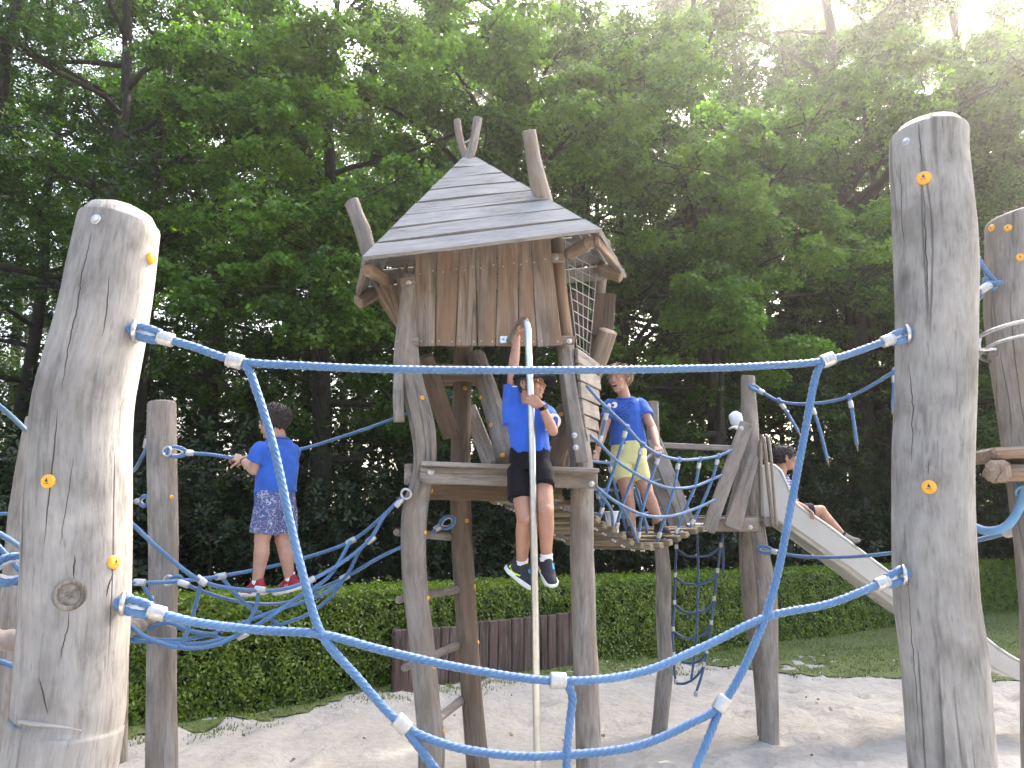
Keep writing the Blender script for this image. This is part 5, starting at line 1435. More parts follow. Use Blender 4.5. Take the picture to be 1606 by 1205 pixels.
def plaid_mat():
    m, nt, bs = newmat('plaid_cloth')
    tc = nt.nodes.new('ShaderNodeTexCoord').outputs['Object']
    w = nt.nodes.new('ShaderNodeTexWave'); w.inputs['Scale'].default_value = 12; w.bands_direction = 'Z'; nt.links.new(tc, w.inputs['Vector'])
    w2 = nt.nodes.new('ShaderNodeTexWave'); w2.inputs['Scale'].default_value = 12; w2.bands_direction = 'X'; nt.links.new(tc, w2.inputs['Vector'])
    f = mathn(nt, 'MULTIPLY', mathn(nt, 'ADD', w.outputs['Fac'], w2.outputs['Fac']), .5)
    nt.links.new(ramp(nt, f, [(.3, (.02, .02, .05)), (.55, (.12, .13, .26)), (.85, (.42, .40, .5))]).outputs[0], bs.inputs['Base Color'])
    bs.inputs['Roughness'].default_value = .9
    return m
PLAID = plaid_mat()

V = Vector
def capsule(mb, a, b_, ra, rb, flat=None, ref=(0, 1, .01), nseg=16, flat_ends=False):
    a, b_ = np.array(tuple(a), float), np.array(tuple(b_), float); d = b_ - a; L = np.linalg.norm(d); d = d / (L + 1e-9)
    path, rad = [], []
    if flat_ends: path = [a, a + d * L * .33, a + d * L * .67, b_]; rad = [ra, ra + (rb - ra) * .33, ra + (rb - ra) * .67, rb]
    else:
        for t in (1.0, .92, .7, .38): path.append(a - d * ra * t); rad.append(ra * math.sqrt(max(1e-4, 1 - t * t)))
        for t in (0, .33, .67, 1): path.append(a + d * L * t); rad.append(ra + (rb - ra) * t)
        for t in (.38, .7, .92, 1.0): path.append(b_ + d * rb * t); rad.append(rb * math.sqrt(max(1e-4, 1 - t * t)))
    sweep(mb, np.array(path), np.array(rad), nseg=nseg, flat=flat, ref=ref)
def loft(mb, secs, side, nseg=28):
    """secs: (centre, half width along side, half depth); closed with flat ends"""
    side = V(side).normalized()
    vs = []; f = []
    for i, (c, w, h) in enumerate(secs):
        c = V(c)
        ax = (V(secs[min(i + 1, len(secs) - 1)][0]) - V(secs[max(i - 1, 0)][0])).normalized()
        s_ = (side - ax * side.dot(ax)).normalized(); n_ = ax.cross(s_)
        for j in range(nseg):
            th = 2 * math.pi * j / nseg; cx_, sx2 = math.cos(th), math.sin(th)
            k = 1 / (abs(cx_) ** 2.5 + abs(sx2) ** 2.5) ** (1 / 2.5)
            vs.append(tuple(c + s_ * (w * cx_ * k) + n_ * (h * sx2 * k)))
    n = len(secs)
    for i in range(n - 1):
        for j in range(nseg): f.append((i * nseg + j, i * nseg + (j + 1) % nseg, (i + 1) * nseg + (j + 1) % nseg, (i + 1) * nseg + j))
    f.append(tuple(range(nseg - 1, -1, -1))); f.append(tuple((n - 1) * nseg + j for j in range(nseg)))
    mb.add(vs, f)
def melt(mb, name, mats, parent, voxel=.004, smooth=3, wrinkle=0, wscale=14, stretch=(1, 1, .35), seed=0):
    """join the overlapping shapes into one continuous skin"""
    me = bpy.data.meshes.new('tmp'); me.from_pydata(np.concatenate(mb.v).tolist(), [], mb.f); me.update()
    o = bpy.data.objects.new('tmp', me); COL.objects.link(o)
    r = o.modifiers.new('r', 'REMESH'); r.mode = 'VOXEL'; r.voxel_size = voxel
    s_ = o.modifiers.new('s', 'SMOOTH'); s_.iterations = smooth; s_.factor = .5
    dg = bpy.context.evaluated_depsgraph_get(); dg.update()
    ev = o.evaluated_get(dg)
    out = bpy.data.meshes.new_from_object(ev)
    bpy.data.objects.remove(o); bpy.data.meshes.remove(me)
    out.name = name; out.materials.clear()
    for m in (mats if isinstance(mats, (list, tuple)) else [mats]): out.materials.append(m)
    n = len(out.vertices); co = np.empty(n * 3, np.float32); out.vertices.foreach_get('co', co); co = co.reshape(-1, 3)
    if wrinkle:
        no = np.empty(n * 3, np.float32); out.vertices.foreach_get('normal', no); no = no.reshape(-1, 3)
        st = np.array(stretch)
        w = np.array([mnoise.ridged_multi_fractal(V(c * st * wscale + seed), .9, 2.1, 3, 1.0, 2.0) for c in co]) if wrinkle < 0 else np.array([mnoise.noise(V(c * st * wscale + seed)) + .5 * mnoise.noise(V(c * st * wscale * 2.3 + seed)) for c in co])
        if wrinkle < 0: w = np.clip(w - w.mean(), -1.2, 1.2)
        co = co + no * (w * abs(wrinkle))[:, None]
        out.vertices.foreach_set('co', co.ravel())
    out.polygons.foreach_set('use_smooth', np.ones(len(out.polygons), bool)); out.update()
    return link(name, out, parent)

def hand(mb, W, D, Nn, curl=(.5, .8, .6), scale=.86, thumb_side=1, thumb_dir=None, spread=.06):
    """W wrist, D towards the knuckles, Nn the palm's facing; thumb on thumb_side of D x N"""
    W = V(W); D = V(D).normalized(); Nn = (V(Nn) - D * V(Nn).dot(D)).normalized(); A = D.cross(Nn).normalized() * thumb_side
    s = scale
    # palm
    for k, (o0, o1) in enumerate(((.012, .027), (.004, .009), (-.004, -.009), (-.012, -.026))):
        capsule(mb, W + A * o0 * s + D * .008, W + A * o1 * s + D * (.078 - .006 * abs(k - 1)) * s, .0125 * s, .0115 * s)
    capsule(mb, W - D * .015 * s, W + D * .02 * s, .019 * s, .017 * s)
    lens = ((.034, .022, .018), (.040, .026, .019), (.037, .024, .018), (.028, .018, .016))
    for k, o1 in enumerate((.027, .009, -.009, -.026)):
        p = W + A * o1 * s + D * (.078 - .006 * abs(k - 1)) * s
        d = (D + A * (1.5 - k) * spread).normalized(); a = 0
        for j in range(3):
            a += curl[j] * (1 + .06 * (k - 1))
            dd = (d * math.cos(a) + Nn * math.sin(a)).normalized()
            q = p + dd * lens[k][j] * s
            capsule(mb, p, q, (.0088 - .0008 * j) * s, (.0082 - .0009 * j) * s, nseg=10); p = q
    td = V(thumb_dir).normalized() if thumb_dir is not None else (D * .65 + A * .55 + Nn * .5).normalized()
    p0 = W + A * .018 * s + D * .018 * s; p1 = p0 + (td * .7 + A * .3).normalized() * .034 * s; p2 = p1 + td * .028 * s; p3 = p2 + (td + Nn * .4).normalized() * .022 * s
    capsule(mb, p0, p1, .0135 * s, .0105 * s, nseg=10); capsule(mb, p1, p2, .0100 * s, .0092 * s, nseg=10); capsule(mb, p2, p3, .0092 * s, .0072 * s, nseg=10)

def head(mb, C_, F, U, k=1.0, mouth_open=0.0):
    F = V(F).normalized(); U = (V(U) - F * V(U).dot(F)).normalized(); S = F.cross(U)
    c = lambda f, s, u: V(C_) + (F * f + S * s + U * u) * k
    ax = lambda f, s, u: [tuple(F * f * k), tuple(S * s * k), tuple(U * u * k)]
    ball(mb, c(-.012, 0, .014), 1, axes=ax(.090, .071, .076), nu=24, nv=16)
    ball(mb, c(.018, 0, -.038), 1, axes=ax(.066, .056, .074), nu=20, nv=14)
    ball(mb, c(.030, 0, -.070 - .010 * mouth_open), 1, axes=ax(.047, .044, .036), nu=18, nv=12)
    ball(mb, c(.060, 0, -.094 - .012 * mouth_open), 1, axes=ax(.019, .021, .017))
    capsule(mb, c(.079, 0, .004), c(.094, 0, -.030), .0075 * k, .0100 * k); ball(mb, c(.100, 0, -.033), .0095 * k)
    for s_ in (-1, 1):
        ball(mb, c(.086, s_ * .010, -.037), .0075 * k)
        ball(mb, c(.060, s_ * .034, -.030), 1, axes=ax(.022, .022, .022))
        capsule(mb, c(.078, s_ * .012, .014), c(.066, s_ * .045, .014), .0085 * k, .0075 * k)
        ball(mb, c(-.006, s_ * .074, -.018), 1, axes=[tuple(F * .017 * k + S * s_ * -.006 * k), tuple(S * .008 * k), tuple(U * .029 * k)])
        capsule(mb, c(-.002, s_ * .072, -.042), c(.004, s_ * .070, -.050), .008 * k, .006 * k)
    capsule(mb, c(.080, -.017, -.058), c(.080, .017, -.058), .0065 * k, .0065 * k); capsule(mb, c(.077, -.014, -.069 - .014 * mouth_open), c(.077, .014, -.069 - .014 * mouth_open), .007 * k, .007 * k)
    return c, ax
def face_parts(c, F, S, U, k, parent, hair, mouth_open=0.0):
    for s_ in (-1, 1):
        mb = MB(); ball(mb, c(.0755, s_ * .031, -.001), 1, axes=[tuple(F * .0085 * k), tuple(S * .0125 * k), tuple(U * .0068 * k)], nu=14, nv=10)
        e = mb.build('eye', EYEW, parent)
        mb = MB(); ball(mb, c(.0815, s_ * .030, -.001), 1, axes=[tuple(F * .004 * k), tuple(S * .0056 * k), tuple(U * .0058 * k)], nu=12, nv=8); mb.build('iris', EYED, e)
        mb = MB(); pth = smooth_path([c(.086, s_ * .016, .017), c(.082, s_ * .032, .022), c(.072, s_ * .046, .016)], .004); sweep(mb, pth, .0032 * k, nseg=8); mb.build('eyebrow', hair, parent)
    mb = MB()
    if mouth_open: ball(mb, c(.0785, 0, -.066 - .006 * mouth_open), 1, axes=[tuple(F * .010 * k), tuple(S * .019 * k), tuple(U * .0105 * k * mouth_open)], nu=16, nv=10); mt = mb.build('mouth', MOUTH, parent); mb = MB(); capsule(mb, c(.0850, -.011, -.0595), c(.0850, .011, -.0595), .0028 * k, .0028 * k); mb.build('teeth', EYEW, mt)
    else: sweep(mb, smooth_path([c(.080, -.019, -.064), c(.0868, 0, -.0625), c(.080, .019, -.064)], .004), .0032 * k, nseg=8); mb.build('mouth', LIPS, parent)
def hair(c, F, S, U, k, mat, parent, seed, n=420, length=.042, up=.25, fringe=.045, wild=.35, side_low=-.022, back_low=-.075):
    r = np.random.default_rng(seed); mb = MB()
    def low(f): return np.interp(f, [-.09, -.03, .02, .045, .085], [back_low, back_low * .6, side_low, fringe * .75, fringe])
    shell = MB(); ball(shell, (0, 0, 0), 1, axes=[(.097, 0, 0), (0, .078, 0), (0, 0, .083)], nu=36, nv=24)
    vs = shell.v[0] + np.array((-.012, 0, .018)); keep = [f for f in shell.f if all(vs[i][2] > low(vs[i][0]) + .006 * math.sin(vs[i][1] * 160) for i in f)]
    wv_ = [tuple(c(*v)) for v in vs]; mb.add(wv_, keep)
    cnt = 0
    while cnt < n:
        d = r.normal(size=3); d /= np.linalg.norm(d)
        p = d * np.array((.097, .078, .083)) + np.array((-.012, 0, .018))
        if p[2] < low(p[0]) - .004: continue
        cnt += 1
        crown = np.array((-.05, .01, .095)); t = p - crown; t = t - d * t.dot(d); t /= np.linalg.norm(t) + 1e-6
        t = t + r.normal(0, wild, 3) + d * up; t /= np.linalg.norm(t)
        L = length * r.uniform(.6, 1.3)
        q1 = p + t * L * .5 + d * .004; q2 = p + t * L + d * (.004 + up * .012) - np.array((0, 0, .004))
        w = r.uniform(.0030, .0060)
        sweep(mb, np.array([c(*(p - d * .004)), c(*q1), c(*(q1 * .5 + q2 * .5 + d * .001)), c(*q2)]), np.array([w, w * .9, w * .55, w * .08]) * k, nseg=6, cap=False)
    return mb.build('hair', mat, parent)
def shoe(ankle, D, up, L, mat, parent, sole=SOLE, logo=None, strap=None, w=.082, sock=None):
    """ankle joint, toe direction, up; the sole lies .075 below the ankle"""
    D = V(D).normalized(); up = (V(up) - D * V(up).dot(D)).normalized(); S = D.cross(up); A = V(ankle); k = L / .22
    q = lambda f, s_, u: A + (D * f + S * s_ + up * u) * k
    mb = MB()
    capsule(mb, q(-.035, 0, -.040), q(.04, 0, -.040), .036 * k, .036 * k)
    capsule(mb, q(.03, 0, -.042), q(.120, .004, -.052), .036 * k, .026 * k, flat=1.15, ref=tuple(up))
    capsule(mb, q(-.022, 0, -.02), q(-.018, 0, .004), .036 * k, .034 * k); capsule(mb, q(.005, 0, -.012), q(.065, 0, -.036), .037 * k, .030 * k); capsule(mb, q(.012, 0, .006), q(.03, 0, -.01), .026 * k, .028 * k)
    capsule(mb, q(-.045, 0, -.01), q(-.052, 0, .012), .016 * k, .010 * k)
    o = melt(mb, 'shoe', mat, parent, voxel=.005 * k, smooth=3)
    out = [(-.075, 0), (-.068, .026), (-.035, .036), (.02, .035), (.07, .042), (.115, .040), (.142, .022), (.150, .004), (.142, -.018), (.115, -.034), (.07, -.036), (.02, -.031), (-.035, -.034), (-.068, -.026)]
    mb = MB(); n = len(out)
    lv_ = ((-.078, .93), (-.076, 1.0), (-.060, 1.03), (-.054, .99))
    vs = []
    for (u, sc) in lv_:
        for (f, s_) in out:
            lift = .012 * max(0, (f - .08) / .07) ** 2 + (.006 if f < -.06 else 0)
            vs.append(tuple(q(f * sc, s_ * sc, u + lift)))
    mb.add(vs, [(i * n + j, i * n + (j + 1) % n, (i + 1) * n + (j + 1) % n, (i + 1) * n + j) for i in range(3) for j in range(n)] + [tuple(range(n - 1, -1, -1)), tuple(3 * n + j for j in range(n))])
    mb.build('sole', sole, o)
    bv = BVHTree.FromPolygons([v.co for v in o.data.vertices], [p.vertices for p in o.data.polygons])
    if logo is not None:
        lmat, kind = logo
        for sgn in (1, -1):
            if kind == 'tick':
                top = [(-.040, -.022), (-.036, -.034), (-.020, -.046), (.0, -.047), (.03, -.038), (.085, -.012)]; bot = [(-.040, -.022), (-.046, -.040), (-.030, -.058), (-.004, -.060), (.035, -.045), (.085, -.012)]
            else:
                top = [(.0, -.02), (.004, -.02), (.012, -.036), (.014, -.02), (.022, -.02), (.03, -.04)]; bot = [(-.006, -.046), (.0, -.046), (.014, -.05), (.02, -.046), (.026, -.05), (.034, -.046)]
            vs = []
            for (a, b_) in zip(top, bot):
                for (f, u) in (a, b_):
                    l_, n_, _, _ = bv.ray_cast(q(f, sgn * .15, u), -S * sgn)
                    if l_ is None: l_, n_, _, _ = bv.find_nearest(q(f, sgn * .04, u))
                    vs.append(tuple(l_ + S * sgn * .0016))
            mb = MB(); mb.add(vs, [(2 * i, 2 * i + 1, 2 * i + 3, 2 * i + 2) for i in range(len(top) - 1)]); mb.build('side_mark', lmat, o)
    if strap is not None:
        mb = MB(); capsule(mb, q(.035, -.012, .0), q(.062, -.012, -.012), .006 * k, .006 * k, flat=2.2); capsule(mb, q(.035, .010, .0), q(.062, .010, -.012), .006 * k, .006 * k, flat=2.2)
        mb.build('strap', strap, o)
    if sock is not None:
        mb = MB(); sweep(mb, smooth_path([q(-.004, 0, -.02), q(-.004, 0, .012), sock[1]], .006), np.array([.034, .036, .0335, .0335]) * k * sock[2], nseg=16, wob=lambda th, s_: 1 + .03 * np.sin(s_ * 900)); mb.build('sock', sock[0], parent)
    return o
def limb(mb, pts, radii):
    for i in range(len(pts) - 1): capsule(mb, pts[i], pts[i + 1], radii[i], radii[i + 1])
def leg(mb, hip, knee, ankle, k=1.0, back=(0, 1, 0)):
    hip, knee, ankle = V(hip), V(knee), V(ankle); b_ = V(back)
    limb(mb, [hip, hip.lerp(knee, .5), knee], [.068 * k, .060 * k, .046 * k])
    ball(mb, knee - b_ * .008, .043 * k)
    c = knee.lerp(ankle, .3) + b_ * .012
    limb(mb, [knee, c, knee.lerp(ankle, .68) + b_ * .004, ankle], [.043 * k, .047 * k, .036 * k, .029 * k])
def arm(mb, sh_, el, wr_, k=1.0):
    sh_, el, wr_ = V(sh_), V(el), V(wr_)
    limb(mb, [sh_, sh_.lerp(el, .45), el], [.043 * k, .038 * k, .031 * k])
    limb(mb, [el, el.lerp(wr_, .3), wr_], [.031 * k, .032 * k, .021 * k])
def sleeve(mb, sh_, el, frac, r0, r1):
    sh_, e = V(sh_), V(sh_).lerp(V(el), frac)
    ball(mb, sh_, r0, nu=18, nv=12); loft(mb, [(sh_, r0, r0), (sh_.lerp(e, .5), (r0 + r1) / 2, (r0 + r1) / 2), (e, r1, r1)], (.3, 1, .2), nseg=20)
def band(c, d, r, h, mat, name, parent, flat=1.0, ref=(0, 1, .01)):
    c, d = V(c), V(d).normalized(); mb = MB()
    sweep(mb, np.array([tuple(c - d * h), tuple(c - d * h * .9), tuple(c + d * h * .9), tuple(c + d * h)]), np.array([.97, 1, 1, .97]) * r, nseg=24, flat=flat, ref=ref); return mb.build(name, mat, parent)

# ---------------------------------------------------------------- the boy on the sliding pole
d0 = 4.50
b1 = empty('person', (P(835, 930, d0).x, d0, P(835, 930, d0).z), 'boy in a blue shirt, black shorts and black cap hanging on the steel sliding pole', 'person')
F, U = V((.84, -.50, .10)), V((.08, .05, 1)); F.normalize(); U = (U - F * U.dot(F)).normalized(); S = F.cross(U)
mb = MB(); k1 = .98
Hc = P(831, 602, 4.475); c, ax = head(mb, Hc, F, U, k1)
nb = P(827, 640, 4.52); capsule(mb, nb, V(Hc) - U * .05 - F * .02, .046, .043)
shR, shL = P(804, 638, 4.53), P(853, 646, 4.52)
elR, wrR = P(805, 577, 4.48), P(811, 529, 4.53)
elL, wrL = P(867, 676, 4.37), P(850, 637, 4.325)
arm(mb, shR, elR, wrR); arm(mb, shL, elL, wrL, .98)
loft(mb, [(P(829, 738, 4.5), .105, .075), (P(829, 710, 4.5), .108, .075), (P(828, 680, 4.52), .112, .078), (P(827, 655, 4.52), .118, .078), (P(827, 640, 4.52), .085, .055)], (1, .1, 0))
capsule(mb, shR, shL, .045, .045)
hR, kR, aR = P(815, 735, 4.5), P(823, 813, 4.40), P(818, 886, 4.50)
hL, kL, aL = P(846, 735, 4.5), P(856, 801, 4.37), P(857, 878, 4.45)
leg(mb, hR, kR, aR, 1.02); leg(mb, hL, kL, aL, 1.02)
capsule(mb, aR, aR + V((.02, -.01, -.045)), .026, .022); capsule(mb, aL, aL + V((.008, -.02, -.045)), .026, .022)
hand(mb, wrR, (P(815, 508, 4.50) - wrR), (.75, -.15, .1), curl=(.55, 1.0, .9), thumb_side=-1, scale=.80, thumb_dir=(.6, -.5, .6))
hand(mb, wrL, V((-.80, 0.02, .52)), (.15, 1, .05), curl=(.30, .95, 1.0), thumb_side=1, scale=.88, thumb_dir=(-.75, .45, .55))
body1 = melt(mb, 'body', SKIN, b1, voxel=.0036, smooth=3)
face_parts(c, F, S, U, k1, b1, HAIR_BLACK)
hair(c, F, S, U, k1, HAIR_BLACK, b1, 5, n=200, length=.03, up=.02, fringe=.05, wild=.2)
mb = MB()   # cap crown
m_ = MB(); ball(m_, (0, 0, 0), 1, axes=[(.108, 0, 0), (0, .088, 0), (0, 0, .092)], nu=32, nv=12, half=True)
mb.add([tuple(c(p[0] - .012, p[1], p[2] + .020 + .22 * (p[0]) * 0)) for p in m_.v[0]], m_.f)
ball(mb, c(-.012, 0, .113), .008)
capm = mb.build('cap', BLACKC, b1)
mb = MB(); vs = []; n = 17
for (ro, z_) in ((.0, .0), (.075, -.012), (.075, -.018), (.0, -.008)):
    for i in range(n):
        a = (i / (n - 1) - .5) * 2.1
        vs.append(tuple(c(-.012 + .106 * math.cos(a) + ro * math.cos(a * .55), .088 * math.sin(a) + ro * .35 * math.sin(a), .026 + z_ - .03 * (math.sin(a) ** 2) * (1 if ro else .1))))
mb.add(vs, [(i * n + j, i * n + j + 1, ((i + 1) % 4) * n + j + 1, ((i + 1) % 4) * n + j) for i in range(4) for j in range(n - 1)]); mb.build('cap_brim', BLACKC, capm)
mb = MB()
loft(mb, [(P(832, 711, 4.50), .116, .090), (P(831, 702, 4.50), .116, .091), (P(829, 680, 4.52), .116, .093), (P(827, 660, 4.52), .128, .096), (P(827, 645, 4.53), .120, .08), (P(826, 634, 4.53), .075, .058)], (1, .1, 0))
loft(mb, [(P(808, 664, 4.53), .075, .07), (P(803, 640, 4.53), .066, .066), (P(804, 622, 4.515), .062, .06), (P(805, 604, 4.50), .058, .056)], (1, 0, 0))
loft(mb, [(P(845, 644, 4.52), .06, .062), (P(856, 652, 4.49), .062, .06), (P(865, 664, 4.42), .058, .056)], (.3, .8, .3))
shirt1 = melt(mb, 'shirt', BLUE_T, b1, voxel=.006, smooth=4, wrinkle=.008, wscale=11, stretch=(1.6, 1, .3), seed=3)
band(P(805, 606, 4.502), V(elR) - V(shR), .0585, .004, WHITE, 'cuff_stripe', shirt1)
band(P(865, 663, 4.425), P(865, 664, 4.42) - P(856, 652, 4.49), .0575, .004, WHITE, 'cuff_stripe', shirt1)
mb = MB(); ring(mb, V(nb) + U * .012, V((.1, -.25, 1)), .056, .009, nu=24); mb.build('collar', BLUE_T, shirt1)
mb = MB()
loft(mb, [(P(830, 702, 4.5), .110, .086), (P(830, 720, 4.5), .115, .091), (P(830, 742, 4.49), .117, .090)], (1, 0, 0))
loft(mb, [(P(813, 735, 4.5), .066, .082), (P(814, 760, 4.47), .070, .080), (P(816, 784, 4.445), .072, .076)], (1, 0, 0))
loft(mb, [(P(847, 733, 4.5), .064, .082), (P(851, 748, 4.45), .066, .08), (P(853, 764, 4.42), .066, .076)], (1, 0, 0))
melt(mb, 'shorts', BLACKC, b1, voxel=.006, smooth=4, wrinkle=.009, wscale=11, seed=9)
shoe(aR, (.74, -.38, -.56), (.45, -.25, .85), .232, BLACKSHOE, b1, logo=(LIME, 'tick'), strap=CYAN, sock=(WHITE, V(aR) + (V(kR) - V(aR)).normalized() * .035, 1.0))
shoe(aL, (.30, -.72, -.62), (.1, -.6, .8), .232, BLACKSHOE, b1, logo=(LIME, 'tick'), strap=CYAN, sock=(WHITE, V(aL) + (V(kL) - V(aL)).normalized() * .035, 1.0))
wd_ = (V(wrL) - V(elL)).normalized(); wc = V(wrL) - wd_ * .012
w_ = band(wc, wd_, .0245, .011, BLACKC, 'watch', b1)
mb = MB(); beam(mb, wc + V((.016, -.018, .004)) - wd_ * .014, wc + V((.016, -.018, .004)) + wd_ * .014, .03, .012, up=(.65, -.75, 0)); mb.build('watch_face', simple('watch_case', (.05, .055, .06), .25), w_)

# ---------------------------------------------------------------- the boy on the bridge
d0 = 6.0
b2 = empty('person', (P(1010, 850, d0).x, d0, P(1010, 850, d0).z), 'boy in a printed blue t-shirt and pale yellow shorts on the rope bridge, mouth open', 'person')
F, U = V((-.62, -.78, -.10)).normalized(), V((-.05, 0, 1)); U = (U - F * U.dot(F)).normalized(); S = F.cross(U)
mb = MB(); k2 = 1.02
Hc = P(971, 592, 6.0); c, ax = head(mb, Hc, F, U, k2, mouth_open=1.0)
nb = P(980, 626, 6.04); capsule(mb, nb, V(Hc) - U * .05 - F * .02, .050, .046)
shR, shL = P(958, 637, 6.03), P(1004, 635, 6.06)
elR, wrR = P(946, 677, 6.0), P(937, 708, 5.92)
elL, wrL = P(1024, 673, 5.95), P(1031, 700, 5.74)
arm(mb, shR, elR, wrR, 1.05); arm(mb, shL, elL, wrL, 1.05); capsule(mb, shR, shL, .05, .05)
loft(mb, [(P(986, 730, 6.04), .118, .085), (P(985, 705, 6.04), .122, .085), (P(983, 670, 6.05), .12, .085), (P(981, 645, 6.05), .122, .085), (P(980, 630, 6.05), .09, .06)], (1, .05, 0))
hR, kR, aR = P(974, 726, 6.03), P(984, 775, 5.97), P(991, 828, 6.0)
hL, kL, aL = P(1000, 726, 6.03), P(1015, 774, 5.97), P(1035, 821, 5.97)
leg(mb, hR, kR, aR, 1.12); leg(mb, hL, kL, aL, 1.12)
capsule(mb, aR, aR + V((0, -.05, -.045)), .03, .027); capsule(mb, aL, aL + V((.01, -.05, -.045)), .03, .027)
hand(mb, wrR, P(933, 724, 5.88) - wrR, (.5, -.7, 0), curl=(.4, .6, .5), thumb_side=1, scale=.92)
hand(mb, wrL, P(1035, 712, 5.64) - wrL, (.1, -.5, -1), curl=(.35, .9, .9), thumb_side=-1, scale=.92)
melt(mb, 'body', SKIN_FAIR, b2, voxel=.0038, smooth=3)
face_parts(c, F, S, U, k2, b2, HAIR_BLOND, mouth_open=1.0)
hair(c, F, S, U, k2, HAIR_BLOND, b2, 8, n=480, length=.036, up=.22, fringe=.056, wild=.38, side_low=.004, back_low=-.05)
mb = MB()
loft(mb, [(P(985, 700, 6.04), .142, .105), (P(985, 690, 6.04), .141, .104), (P(983, 668, 6.05), .134, .102), (P(981, 648, 6.05), .136, .100), (P(981, 634, 6.06), .125, .082), (P(980, 625, 6.06), .085, .062)], (1, .05, 0))
sleeve(mb, shR, elR, .5, .059, .061); sleeve(mb, shL, elL, .5, .059, .061)
shirt2 = melt(mb, 'shirt', BLUE_T2, b2, voxel=.006, smooth=4, wrinkle=.010, wscale=9, stretch=(1.0, 1, .8), seed=21)
mb = MB(); ring(mb, V(nb) + V((0, -.01, .008)), V((-.05, -.3, 1)), .062, .007, nu=24); mb.build('collar', BLUE_T2, shirt2)
def flat_disc(px, py, rx, ry, mat, name, par, lift=.002):
    vs = []
    for i in range(20):
        a = 2 * math.pi * i / 20; l_, n_ = surf(px + rx * math.cos(a), py + ry * math.sin(a), shirt2); vs.append(tuple(V(l_) + V(n_) * lift))
    l_, n_ = surf(px, py, shirt2); vs.append(tuple(V(l_) + V(n_) * lift))
    m = MB(); m.add(vs, [(20, i, (i + 1) % 20) for i in range(20)]); return m.build(name, mat, par)
flat_disc(963.8, 635.5, 4.6, 4.8, WHITE, 'printed_eye', shirt2); flat_disc(955.5, 637, 3.2, 4.2, WHITE, 'printed_eye', shirt2)
flat_disc(961.2, 636, 1.9, 2.0, BLACK, 'printed_pupil', shirt2, .0035); flat_disc(954.2, 638, 1.4, 1.7, BLACK, 'printed_pupil', shirt2, .0035)
PRINT = simple('navy_print', (.006, .012, .06), .8)
def print_line(pts, r=.0022, name='printed_line'):
    m = MB(); q = []
    for (x, y) in smooth_path([(a, b_, 0) for a, b_ in pts], 1.2)[:, :2]:
        l_, n_ = surf(x, y, shirt2); q.append(tuple(V(l_) + V(n_) * .001))
    sweep(m, np.array(q), r, nseg=6); m.build(name, PRINT, shirt2)
print_line([(966, 645), (974, 641), (981, 637), (986, 632), (991, 632), (996, 636)]); print_line([(968, 648), (978, 645), (985, 640), (989, 636)])
print_line([(960, 651), (966, 649.5), (975, 649.5), (984, 651), (987, 653), (983, 656), (974, 657.5), (965, 656), (960, 652)]); print_line([(966, 653), (969, 654.5), (972, 653), (975, 654.5), (978, 653), (981, 654)], .0036); print_line([(958, 661), (968, 662), (978, 660)])
mb = MB()
loft(mb, [(P(985, 694, 6.04), .134, .100), (P(986, 710, 6.04), .140, .104), (P(986, 728, 6.04), .142, .105)], (1, .05, 0))
loft(mb, [(P(974, 722, 6.03), .078, .092), (P(976, 738, 6.02), .080, .090), (P(978, 754, 6.0), .081, .088)], (1, 0, 0))
loft(mb, [(P(999, 722, 6.03), .076, .092), (P(1003, 738, 6.02), .074, .090), (P(1006, 756, 6.0), .072, .086)], (1, 0, 0))
sho2 = melt(mb, 'shorts', YELLOWC, b2, voxel=.006, smooth=4, wrinkle=.009, wscale=9, seed=5)
mb = MB(); l_, n_ = surf(974, 700, sho2)
sweep(mb, smooth_path([V(l_) + V((0, -.006, .01)), V(l_) + V((.015, -.012, .0)), V(l_) + V((-.012, -.014, -.035))], .006), .005, nseg=8); sweep(mb, smooth_path([V(l_) + V((0, -.006, .01)), V(l_) + V((-.01, -.012, .0)), V(l_) + V((.012, -.014, -.028))], .006), .005, nseg=8); mb.build('drawstring', WHITE, sho2)
BSH = simple('black_canvas_shoe', (.02, .02, .022), .8, noise_amt=.3); GREEN = simple('green_sole', (.12, .45, .10), .6)
shoe(aR, (-.30, -.92, -.05), (0, -.05, 1), .205, BSH, b2, sole=simple('black_sole', (.03, .03, .03), .7), sock=(BLACKC, V(aR) + V((0, 0, .02)), 1.0))
shoe(aL, (.25, -.92, -.05), (0, -.05, 1), .205, BSH, b2, sole=simple('black_sole', (.03, .03, .03), .7), sock=(GREEN, V(aL) + V((-.004, 0, .014)), 1.0))

# ---------------------------------------------------------------- the boy on the balance net
d0 = 4.72
b3 = empty('person', (P(425, 940, d0).x, d0, P(425, 940, d0).z), 'boy seen from behind in a blue t-shirt and patterned purple shorts on the balance ropes', 'person')
Fb = V((-.78, .60, 0)).normalized(); Sb = V((-.60, -.78, 0)).normalized()
F, U = V((-.92, .36, -.10)).normalized(), V((-.08, .0, 1)); U = (U - F * U.dot(F)).normalized(); S = F.cross(U)
mb = MB(); k3 = 1.0
Hc = P(429, 659, 4.72); c, ax = head(mb, Hc, F, U, k3)
nb = P(438, 693, 4.74); capsule(mb, nb, V(Hc) - U * .05 - F * .02, .047, .045)
T = lambda x, y, f=0, s_=0: P(x, y, d0) + Fb * f + Sb * s_
shL, shR = T(436, 708, 0, .118), T(436, 708, 0, -.100)
elL, wrL = P(398, 738, 4.64), P(381, 722, 4.72)
elR, wrR = P(418, 738, 4.92), P(393, 722, 4.86)
arm(mb, shL, elL, wrL, .98); arm(mb, shR, elR, wrR, .98); capsule(mb, shL, shR, .043, .043)
